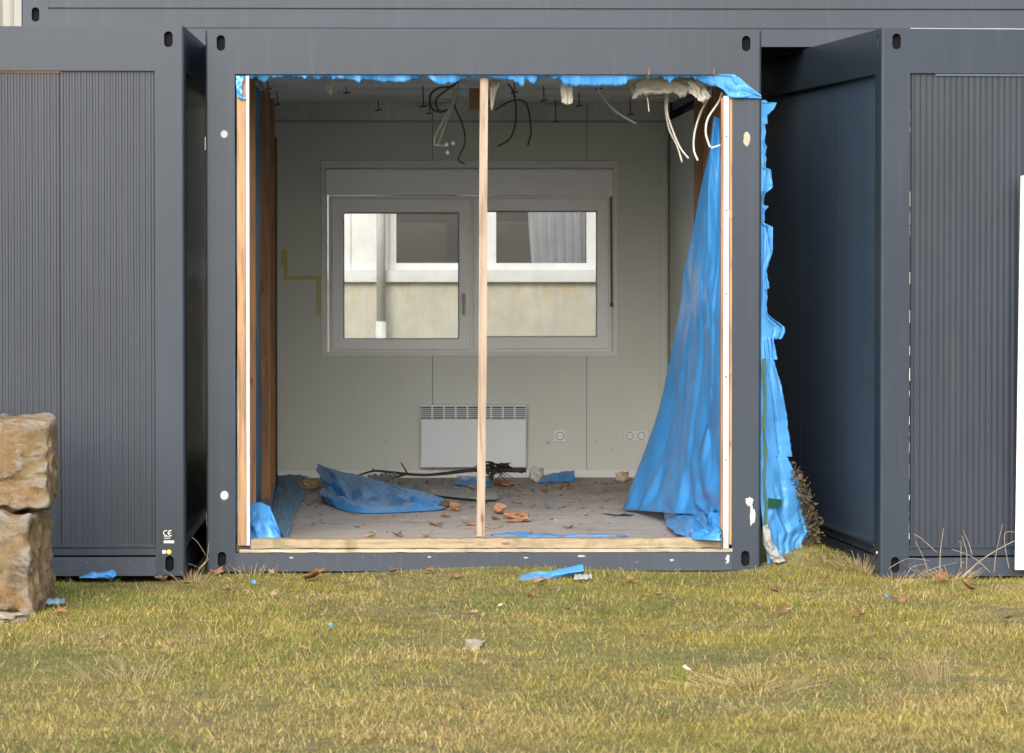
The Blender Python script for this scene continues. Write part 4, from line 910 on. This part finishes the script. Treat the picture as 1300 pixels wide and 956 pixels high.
# branch
def limb(m, pts, r0, r1): m.tube(smooth_path([PZ(a, b, FZ + z) if z < 0 else P(a, b, y) for a, b, y, z in pts], 5), r0, 7, 0, r1)
br = MB(); Yb = 5.2
limb(br, [(668, 597, Yb, 1), (640, 597, Yb, 1), (600, 597, Yb, 1), (565, 601, Yb, 1), (535, 603, Yb, 1), (500, 600, Yb, 1), (475, 598, Yb, 1), (453, 604, Yb, 1)], 0.016, 0.006)
limb(br, [(515, 602, Yb, 1), (500, 607, Yb - 0.1, 1), (482, 616, Yb - 0.3, 1)], 0.009, 0.004)
limb(br, [(517, 601, Yb, 1), (513, 594, Yb, 1), (509, 587, Yb, 1)], 0.007, 0.004)
limb(br, [(476, 598, Yb, 1), (472, 594, Yb, 1)], 0.006, 0.003)
rnd = random.Random(4)
for i in range(13):
    a = rnd.uniform(615, 658); b = rnd.uniform(588, 598)
    limb(br, [(a, b, Yb + rnd.uniform(-.1, .1), 1), (a + rnd.uniform(-20, 14), b + rnd.uniform(-5, 7), Yb + rnd.uniform(-.15, .15), 1), (a + rnd.uniform(-28, 22), min(612, b + rnd.uniform(0, 20)), Yb + rnd.uniform(-.2, .2), 1)], rnd.uniform(0.004, 0.009), 0.0025)
limb(br, [(622, 610, Yb, 1), (626, 600, Yb, 1), (634, 592, Yb, 1), (655, 597, Yb, 1), (664, 600, Yb, 1)], 0.018, 0.008)
tag(br.build('fallen_branch', 'bark_dark', None, True), 'dark bare branch lying on the floor in front of the heater', 'branch')

# rubble and leaves indoors
def chunk(name, mat, c, sx, sy, sz, seed, label, cat, group=None):
    b = bmesh.new(); bmesh.ops.create_cube(b, size=1); bmesh.ops.subdivide_edges(b, edges=b.edges[:], cuts=3, use_grid_fill=True)
    for v in b.verts:
        p = v.co.copy(); q = p.normalized() * 0.62; p = p.lerp(q, 0.55); f = 1 + 0.6 * fbm(p * 2.3 + Vector((seed, 0, seed * 2)), 3)
        v.co = Vector((p.x * sx * f, p.y * sy * f, p.z * sz * f))
    zmin = min(v.co.z for v in b.verts)
    me = bpy.data.meshes.new(name); b.to_mesh(me); b.free(); me.materials.append(MATS[mat]); o = bpy.data.objects.new(name, me); COL.objects.link(o)
    o.location = c - Vector((0, 0, zmin)); o.rotation_euler.z = seed * 1.7
    return tag(o, label, cat, group)
chunk('brick_fragment', 'brick_bit', PZ(655, 663, FZ), 0.12, 0.10, 0.045, 2, 'flat orange brick fragment nearest the sill, right of the middle post', 'rubble')
chunk('brick_fragment', 'brick_bit', PZ(634, 653, FZ), 0.065, 0.06, 0.05, 3, 'small orange brick fragment right beside the middle post', 'rubble')
chunk('brick_fragment', 'brick_bit', PZ(578, 649, FZ), 0.06, 0.05, 0.04, 5, 'orange brick fragment at the tip of the big blue fold', 'rubble')
chunk('brick_fragment', 'dry_mass', PZ(565, 645, FZ), 0.05, 0.05, 0.035, 8, 'dark brown lump at the tip of the big blue fold', 'rubble')
chunk('rubble_lump', 'leaf_tan', PZ(392, 622, FZ), 0.11, 0.08, 0.055, 7, 'yellowish insulation lump behind the big blue fold', 'rubble')
chunk('rubble_lump', 'filler_tan', PZ(790, 612, FZ), 0.07, 0.06, 0.06, 9, 'pale lump on the floor beside the large drape', 'rubble')
chunk('rubble_lump', 'fleece', PZ(681, 612, FZ), 0.09, 0.08, 0.08, 12, 'crumpled pale rag by the skirting right of the heater', 'rubble')
chunk('insulation_slab', 'brick_bit', PZ(640, 617, FZ), 0.22, 0.09, 0.03, 14, 'flat orange slab piece on the floor under the branch', 'rubble')

def leaf(c, size, seed, label, group, tilt=0.25):
    r = random.Random(seed * 7 + 1); o = leaf_mesh(seed, 'leaf_tan' if r.random() < 0.4 else 'leaf_brown')
    size *= 1.05; o.location = c; o.scale = (size, size, size); o.rotation_euler = (r.uniform(-tilt, tilt), r.uniform(-tilt, tilt), r.uniform(0, 6.28))
    s_ = o.modifiers.new('t', 'SOLIDIFY'); s_.thickness = 0.012
    return tag(o, label, 'leaf', group)
for i, (px, py, s_) in enumerate(((552, 668, 0.11), (542, 682, 0.12), (566, 657, 0.08), (594, 667, 0.09), (628, 660, 0.08), (430, 643, 0.1), (436, 638, 0.1), (418, 640, 0.08), (700, 660, 0.05), (722, 671, 0.08), (615, 640, 0.06), (693, 642, 0.06), (575, 640, 0.06), (660, 640, 0.07), (770, 637, 0.08), (720, 618, 0.12), (690, 624, 0.08), (512, 650, 0.07), (470, 682, 0.09), (600, 622, 0.1), (505, 681, 0.1), (770, 625, 0.07), (745, 655, 0.05))):
    leaf(PZ(px, py, FZ + 0.002), s_, 100 + i, 'dry brown leaf lying on the floor of the opened container', 'dry leaves on the room floor')

m = MB(); r = random.Random(77)
for i in range(1500):
    px = r.uniform(345, 850); py = 608 + min(80, r.expovariate(1 / 24)); c = PZ(px, py, FZ + 0.0015)
    if not (-0.95 < c.x < 1.65): continue
    s_ = r.uniform(0.004, 0.017); a0 = r.uniform(0, 6.28); k = r.randint(4, 6)
    m.add([(c.x + s_ * r.uniform(.4, 1.3) * math.cos(a0 + 6.283 * j / k), c.y + s_ * r.uniform(.4, 1.3) * math.sin(a0 + 6.283 * j / k), c.z + r.uniform(0, s_ * 0.5)) for j in range(k)], [tuple(range(k))], r.choice((0, 0, 0, 1, 1, 2)))
tag(m.build('floor_debris', ['dry_mass', 'leaf_brown', 'fleece']), 'crumbs and bits of dead leaf scattered over the room floor', 'debris', kind='stuff')

# ------------------------------------------------------------------ sandstone blocks
def block(name, x0, x1, y0, y1, z0, z1, seed, label, rz=0.0):
    b = bmesh.new(); bmesh.ops.create_cube(b, size=1); bmesh.ops.subdivide_edges(b, edges=b.edges[:], cuts=31, use_grid_fill=True)
    sx, sy, sz = x1 - x0, y1 - y0, z1 - z0
    for v in b.verts:
        p = v.co.copy(); P4 = (abs(2 * p.x) ** 26 + abs(2 * p.y) ** 26 + abs(2 * p.z) ** 26) ** (1 / 26)
        p = p / max(P4, 1e-6) * max(abs(p.x), abs(p.y), abs(p.z)) * 2
        wp = Vector((p.x * sx, p.y * sy, p.z * sz)); n = Vector((p.x / sx, p.y / sy, p.z / sz)).normalized()
        d = 0.022 * fbm(wp * 2.6 + Vector((seed, 1, 2)), 3) + 0.028 * abs(fbm(wp * 6 + Vector((seed, 5, 2)), 4)) + 0.020 * fbm(wp * 20 + Vector((3, seed, 2)), 3)
        st = 0.030 * max(0.0, min(1.0, 6 * fbm(wp * 3.1 + Vector((seed * 2, 7, 1)), 2)))                  # split steps
        v.co = wp + n * (d - st)
    me = bpy.data.meshes.new(name); b.to_mesh(me); b.free(); me.materials.append(MATS['sandstone']); me.polygons.foreach_set('use_smooth', [True] * len(me.polygons))
    o = bpy.data.objects.new(name, me); COL.objects.link(o); o.location = ((x0 + x1) / 2, (y0 + y1) / 2, (z0 + z1) / 2); o.rotation_euler.z = rz
    return tag(o, label, 'stone', 'stacked sandstone blocks')
YS = -2.1
lo0, lo1, hi0, hi1 = P(49, 764, YS), P(49, 653, YS), P(60, 646, YS), P(60, 533, YS)
block('sandstone_block', -2.72, lo0.x, YS, YS + 0.55, lo0.z - 0.05, lo1.z + 0.006, 3.0, 'lower rough ochre sandstone block standing on the grass', math.radians(-8))
block('sandstone_block', -2.78, hi0.x, YS + 0.01, YS + 0.52, lo1.z + 0.026, hi1.z - 0.012, 8.0, 'upper ochre sandstone block with dark lichen patch, lying on another', math.radians(2))
c = PZ(12, 792, -0.03); chunk('field_stone', 'stone_grey', c, 0.14, 0.10, 0.045, 4, 'flat pale stone in the grass before the sandstone blocks', 'stone')
c = PZ(46, 770, -0.03); chunk('field_stone', 'stone_grey', c, 0.07, 0.06, 0.06, 6, 'small stone at the foot of the sandstone blocks', 'stone')
c = PZ(601, 829, -0.03); chunk('field_stone', 'stone_grey', c, 0.07, 0.06, 0.05, 11, 'lone brownish stone in the dry grass below the middle post', 'stone')
c = PZ(5, 806, -0.03)

# ------------------------------------------------------------------ white board at the right edge
YW = -0.42
a, b = P(1288.5, 724, YW), P(1296, 223, YW)
wb = empty('white_board', (a.x, YW, 0)); tag(wb, 'tall white board standing at the right edge of the picture', 'board')
top, bot = b.z, a.z; dx = b.x - a.x; m = MB()
m.add([(0, 0, bot), (1.2, 0, bot), (1.2, 0.018, bot), (0, 0.018, bot), (dx, 0, top), (1.2, 0, top), (1.2, 0.018, top), (dx, 0.018, top)], [(0, 3, 2, 1), (4, 5, 6, 7), (0, 1, 5, 4), (1, 2, 6, 5), (2, 3, 7, 6), (3, 0, 4, 7)])
bevel(m.build('panel', 'board_white', wb), 0.006)
for X in (0.30, 1.0): bx('post', 'galvanised', wb, X, X + 0.05, 0.019, 0.069, -0.3, top - 0.05)
for py in (563, 673):
    c = P(1294, py, YW); k = 10; MB().add([(c.x - a.x + 0.007 * math.cos(6.283 * i / k), -0.003, c.z + 0.007 * math.sin(6.283 * i / k)) for i in range(k)], [tuple(range(k))]).build('screw', 'galvanised', wb)

# ------------------------------------------------------------------ neighbouring building seen through the window
def fx(px): return (px - 535) / 148.5
def fz(py): return CAM.z - (py - 305) / 148.5
nb = empty('neighbour_building', (1.2, 12.0, 0)); tag(nb, 'pale rendered building with white windows seen through the rear window', 'building')
NX = lambda X: X - 1.2
ZS, ZT = fz(343), 2.75
m = MB().box(-6.2, 6.2, 0, 0.25, -0.3, fz(358)).box(-6.2, 6.2, 0, 0.25, ZT, 3.3)
m.build('wall', 'stained_render', nb)
bx('roof', 'ribbed_light', nb, -6.4, 6.4, -0.15, 6.0, 3.305, 3.40); bx('rear_wall', 'stained_render', nb, -6.2, 6.2, 5.6, 5.9, -0.3, 3.3)
bx('room_floor', 'room_sky_tint', nb, -6.2, 6.2, 0.26, 5.6, 0.2, 0.3); bx('partition', 'room_sky_tint', nb, -6.2, 6.2, 2.5, 2.6, 0.3, 3.3)
bx('sill_band', 'far_white', nb, -6.2, 6.2, -0.05, 0.25, fz(358) + 0.001, ZS)
for px in (465,): bx('wall_joint', 'far_pipe', nb, NX(fx(px - 1)), NX(fx(px + 1)), -0.004, 0, -0.2, fz(358) - 0.004)
period = 2.75
for k in (-2, -1, 0, 1, 2):
    off = k * period
    # white infill panel, then a two-light window
    bx('infill_panel', 'far_white', nb, NX(fx(494)) + off - 0.9, NX(fx(494)) + off - 0.003, 0.04, 0.22, ZS + 0.001, ZT - 0.001)
    bx('infill_batten', 'far_white', nb, NX(fx(494)) + off - 0.36, NX(fx(494)) + off - 0.33, 0.025, 0.0395, ZS + 0.001, ZT - 0.001)
    f = MB(); x0, x1 = NX(fx(494)) + off, NX(fx(757)) + off + 0.02
    cuts = [(x0, NX(fx(503)) + off), (NX(fx(583)) + off, NX(fx(630)) + off), (NX(fx(745)) + off, x1)]
    for p_, q_ in cuts: f.box(p_, q_, 0.05, 0.15, ZS + 0.001, ZT - 0.001)
    for p_, q_ in ((cuts[0][1], cuts[1][0]), (cuts[1][1], cuts[2][0])):
        f.box(p_, q_, 0.05, 0.15, ZS + 0.001, ZS + 0.06); f.box(p_, q_, 0.05, 0.15, ZT - 0.09, ZT - 0.001)
    wd_ = f.build('window', 'far_white', nb)
    for p_, q_ in ((cuts[0][1], cuts[1][0]), (cuts[1][1], cuts[2][0])): bx('pane', 'far_glass', wd_, p_, q_, 0.09, 0.096, ZS + 0.06, ZT - 0.09)
    cx0, cx1 = NX(fx(677)) + off, NX(fx(745)) + off
    sheet('curtain', [(cx0 - 0.05 * math.sin(2 * t), 0.3, ZS + (ZT - ZS) * t) for t in (0, .25, .5, .75, 1)], [(cx1, 0.3, ZS + (ZT - ZS) * t) for t in (0, .25, .5, .75, 1)], 50, 20, lambda u, v, p: Vector((0, 0.02 * math.sin(u * 40), 0)), 'curtain', wd_, 0.002)
m = MB().tube([(NX(fx(484)), -0.10, fz(408)), (NX(fx(484)), -0.10, 3.2)], 0.038, 14); dp = m.build('downpipe', 'far_pipe', nb, True)
MB().tube([(NX(fx(484)), -0.10, -0.2), (NX(fx(484)), -0.10, fz(408))], 0.046, 14).build('standpipe', 'far_white', nb, True)

# light ribbed hall at the far left
hl = empty('storage_hall', (-6.5, 17.0, 0)); tag(hl, 'light grey ribbed hall showing in the top left corner behind the containers', 'building')
for i in range(6): ribs(-4 + i * 1.3, -4 + (i + 1) * 1.3 - 0.004, 0, 7.0, 0, 0.22, 0.03).build('wall_panel', 'ribbed_light', hl)
bx('body', 'ribbed_light', hl, -4, 3.8, 0.06, 6, -0.2, 6.98); bx('roof', 'galvanised', hl, -4.2, 4.0, -0.2, 6.2, 7.0, 7.15)

# ------------------------------------------------------------------ litter, leaves, tufts and stalks on the lawn
def gp(px, py):
    c = PZ(px, py, -0.01)
    for _ in range(4): c = PZ(px, py, float(ground_z(np.array(c.x), np.array(c.y))) + 0.015)
    lim = -0.40 if c.x < -1.2 else (-0.47 if c.x > 2.4 else -0.09)
    c.y = min(c.y, lim); c.z = float(ground_z(np.array(c.x), np.array(c.y))) + 0.018; return c
LV = [(400, 735, 0.19), (277, 726, 0.09), (205, 737, 0.11), (290, 751, 0.09), (345, 757, 0.08), (70, 724, 0.1), (577, 734, 0.08), (688, 742, 0.12), (675, 757, 0.07), (600, 780, 0.07), (800, 742, 0.11), (77, 779, 0.09), (545, 727, 0.08), (1195, 736, 0.11), (1142, 764, 0.09), (993, 777, 0.09), (960, 770, 0.07), (982, 752, 0.08), (1280, 787, 0.09), (1232, 748, 0.1), (1092, 782, 0.08), (385, 826, 0.06), (330, 845, 0.06), (835, 757, 0.06), (500, 727, 0.08), (240, 742, 0.08), (345, 728, 0.06), (880, 790, 0.05), (1050, 735, 0.07), (720, 775, 0.05), (450, 770, 0.05), (130, 812, 0.06)]
for i, (px, py, s_) in enumerate(LV):
    leaf(gp(px, py), s_, 300 + i, 'large curled tan leaf on the grass left below the sill' if i == 0 else 'dry brown leaf lying on the lawn before the containers', None if i == 0 else 'dry leaves on the lawn', 0.45)
def litter(label, px, py, w_, h_, mat, seed, group=None, name='film_scrap', curl=0.05):
    c = gp(px, py); k = w_ / 250.0; d = h_ / 60.0
    o = sheet(name, [(-k, -d, 0), (-k * .3, -d * .9, 0), (k * .4, -d * .6, 0), (k, -d * .2, 0)], [(-k * .8, d * .5, 0), (-k * .2, d * .8, 0), (k * .5, d, 0), (k * .9, d * .9, 0)], 10, 24,
              lambda u, v, p: Vector((0, 0.3 * d * fbm((u * 2, v * 4, seed)), curl * math.sin(u * 3.14) + 0.6 * curl * abs(fbm((u * 3, v * 5, seed + 3))))), mat)
    o.location = c; return tag(o, label, 'film scrap', group)
def roll(label, A, B, Y, mat, seed):
    o = sheet('torn_film', [P(a, b, Y - 0.05) for a, b in A], [P(a, b, Y) for a, b in B], 24, 60,
              lambda u, v, p: Vector((0, -0.05 * math.sin(u * 3.1416) + creases(u, v, seed, 14, 0.03, 0.14), creases(u, v, seed + 1, 10, 0.012, 0.12))), mat)
    return tag(o, label, 'plastic film')
roll('rolled pale blue film piece on the grass before the sill, right of the middle post', [(653, 738), (672, 740), (692, 739), (705, 735), (722, 731), (741, 728)], [(662, 730), (676, 727), (695, 727), (706, 723), (722, 720), (740, 716)], -0.48, 'film_outer', 61)
roll('torn blue film piece on the grass at the foot of the left container', [(100, 734), (118, 734), (134, 735), (141, 737), (149, 729)], [(106, 730), (120, 727), (132, 726), (143, 723), (148, 726)], -0.52, 'film_blue', 71)
litter('small blue film scrap on the grass beside the sandstone blocks', 71, 767, 11, 4, 'film_dusty', 8, curl=0.02)
litter('grey clear film scrap on the grass right of the rolled blue piece', 740, 736, 12, 3, 'film_clear', 10, curl=0.02)
for i, (px, py) in enumerate(((392, 784), (323, 741), (634, 770), (852, 760), (1125, 758), (1004, 774), (1032, 844), (420, 795), (500, 721), (708, 751), (1130, 762), (872, 850))):
    o = leaf_mesh(900 + i, ('film_clear', 'film_pale', 'fleece')[i % 3]); o.name = 'film_scrap'; o.location = gp(px, py); k = random.uniform(0.025, 0.05); o.scale = (k * 1.5, k, k); o.rotation_euler = (random.uniform(-.5, .5), random.uniform(-.5, .5), random.uniform(0, 6))
    tag(o, 'tiny pale film scrap lying in the grass', 'film scrap', 'tiny scraps in the grass')
def tuft(label, px, py, n, hmax, spread, cat='grass tuft', mat='straw', bias=0.3, dirx=0.0):
    c = gp(px, py); c.z -= 0.03; m = MB(); r = random.Random(int(px * 3 + py))
    for i in range(n):
        a = r.uniform(0, 6.283); rr = spread * 0.4 * r.random(); h_ = hmax * r.uniform(0.35, 1); l = r.uniform(0.15, 0.9) * h_ * bias * 2
        b0 = Vector((rr * math.cos(a), rr * math.sin(a), 0)); tip = b0 + Vector((l * math.cos(a) + dirx * h_, l * math.sin(a), h_))
        mid = b0.lerp(tip, 0.5) + Vector((0, 0, h_ * 0.12)); wv = r.uniform(0.0012, 0.0022)
        m.tube([b0, mid, tip], wv, 3, 0, wv * 0.4)
    o = m.build('grass_tuft', mat); o.location = c; return tag(o, label, cat)
tuft('pale straw tuft standing in the lower right of the lawn', 1183, 862, 60, 0.19, 0.22, dirx=-0.35)
tuft('flattened straw heap at the lower edge of the lawn', 960, 868, 160, 0.07, 0.55, bias=2.2)
tuft('dry tuft at the lower left of the lawn below the grass patch', 165, 862, 70, 0.12, 0.5, bias=0.8)
tuft('dry tuft under the corner hole of the right container', 1135, 742, 50, 0.10, 0.2, bias=0.8)
tuft('dry brown tuft in the gap before the right container', 1075, 716, 120, 0.12, 0.28, bias=0.9)
tuft('dry tuft among the stalks before the right container', 1185, 724, 110, 0.10, 0.35, bias=0.9)
tuft('fresh green tuft at the lower edge of the lawn', 862, 860, 30, 0.10, 0.1, mat='green_blade')
tuft('dry tuft in the narrow gap left of the opened container', 250, 727, 60, 0.09, 0.2, bias=0.8)
tuft('dry tuft at the foot of the opened container near its left corner', 320, 727, 40, 0.09, 0.3, bias=0.8)
def stalk(label, pts, Y, r=0.003):
    o = MB().tube(smooth_path([P(a, b, Y) for a, b in pts], 6), r * 0.7, 5, 0, r * 0.35).build('dry_stalk', 'stalk', None, True); tag(o, label, 'stalk', 'dry weed stalks')
YK = -0.50
for i, (pts, r) in enumerate((([(1193, 726), (1194, 700), (1198, 670)], 0.004), ([(1178, 730), (1174, 712), (1162, 687)], 0.003), ([(1225, 729), (1250, 708), (1285, 688), (1300, 684)], 0.0055), ([(1220, 722), (1220, 700), (1220, 688), (1217, 688)], 0.003),
                              ([(1227, 722), (1227, 700), (1221, 680)], 0.0035), ([(1234, 705), (1230, 690), (1222, 672)], 0.003), ([(1262, 727), (1265, 700), (1273, 665)], 0.003), ([(1281, 722), (1277, 700), (1275, 680), (1280, 675), (1290, 676)], 0.003),
                              ([(1128, 722), (1145, 712), (1158, 709), (1180, 712)], 0.0025), ([(1190, 702), (1170, 684), (1160, 678)], 0.003), ([(1258, 727), (1236, 708), (1208, 697)], 0.003), ([(1150, 732), (1158, 720), (1175, 716)], 0.0025), ([(1165, 730), (1190, 720), (1215, 714)], 0.0025))):
    stalk('dry weed stalk standing before the ribbed front of the right container', pts, YK + 0.01 * (i % 5), r)
for i, pts in enumerate(([(244, 682), (252, 690), (262, 706)], [(252, 722), (260, 714), (266, 709)], [(232, 722), (240, 716), (250, 720)], [(250, 726), (262, 712), (265, 690)])):
    o = MB().tube(smooth_path([P(a, b, 0.02 - 0.1 * (i % 2)) for a, b in pts], 6), 0.0028, 5, 0, 0.0015).build('dry_twig', 'stalk', None, True); tag(o, ('thin dry twig slanting highest in the narrow gap left of the opened container', 'short dry twig rising rightward in the gap left of the opened container', 'low curved dry twig at the left side of the narrow gap', 'long dry twig leaning against the opened container in the narrow gap')[i], 'twig', 'twigs in the left gap')
# brown tangle caught behind the hanging film
m = MB(); r = random.Random(12)
path = resample([P(a, b, 0.18) for a, b in ((1010, 600), (1018, 620), (1028, 645), (1036, 668), (1034, 690), (1028, 700))], 60)
for i in range(1100):
    c = path[r.randrange(60)] + Vector((r.gauss(-0.01, 0.019), r.gauss(0.02, 0.05), r.gauss(0, 0.025))); s_ = r.uniform(0.006, 0.02)
    a = Vector((r.gauss(0, 1), r.gauss(0, 1), r.gauss(0, 1))).normalized(); b = a.orthogonal().normalized()
    m.add([c - a * s_, c + b * s_ * 0.6, c + a * s_, c - b * s_ * 0.5], [(0, 1, 2, 3)])
tag(m.build('leaf_tangle', 'dry_mass'), 'brown tangle of dead leaves caught behind the hanging blue film', 'dead leaves', kind='stuff')
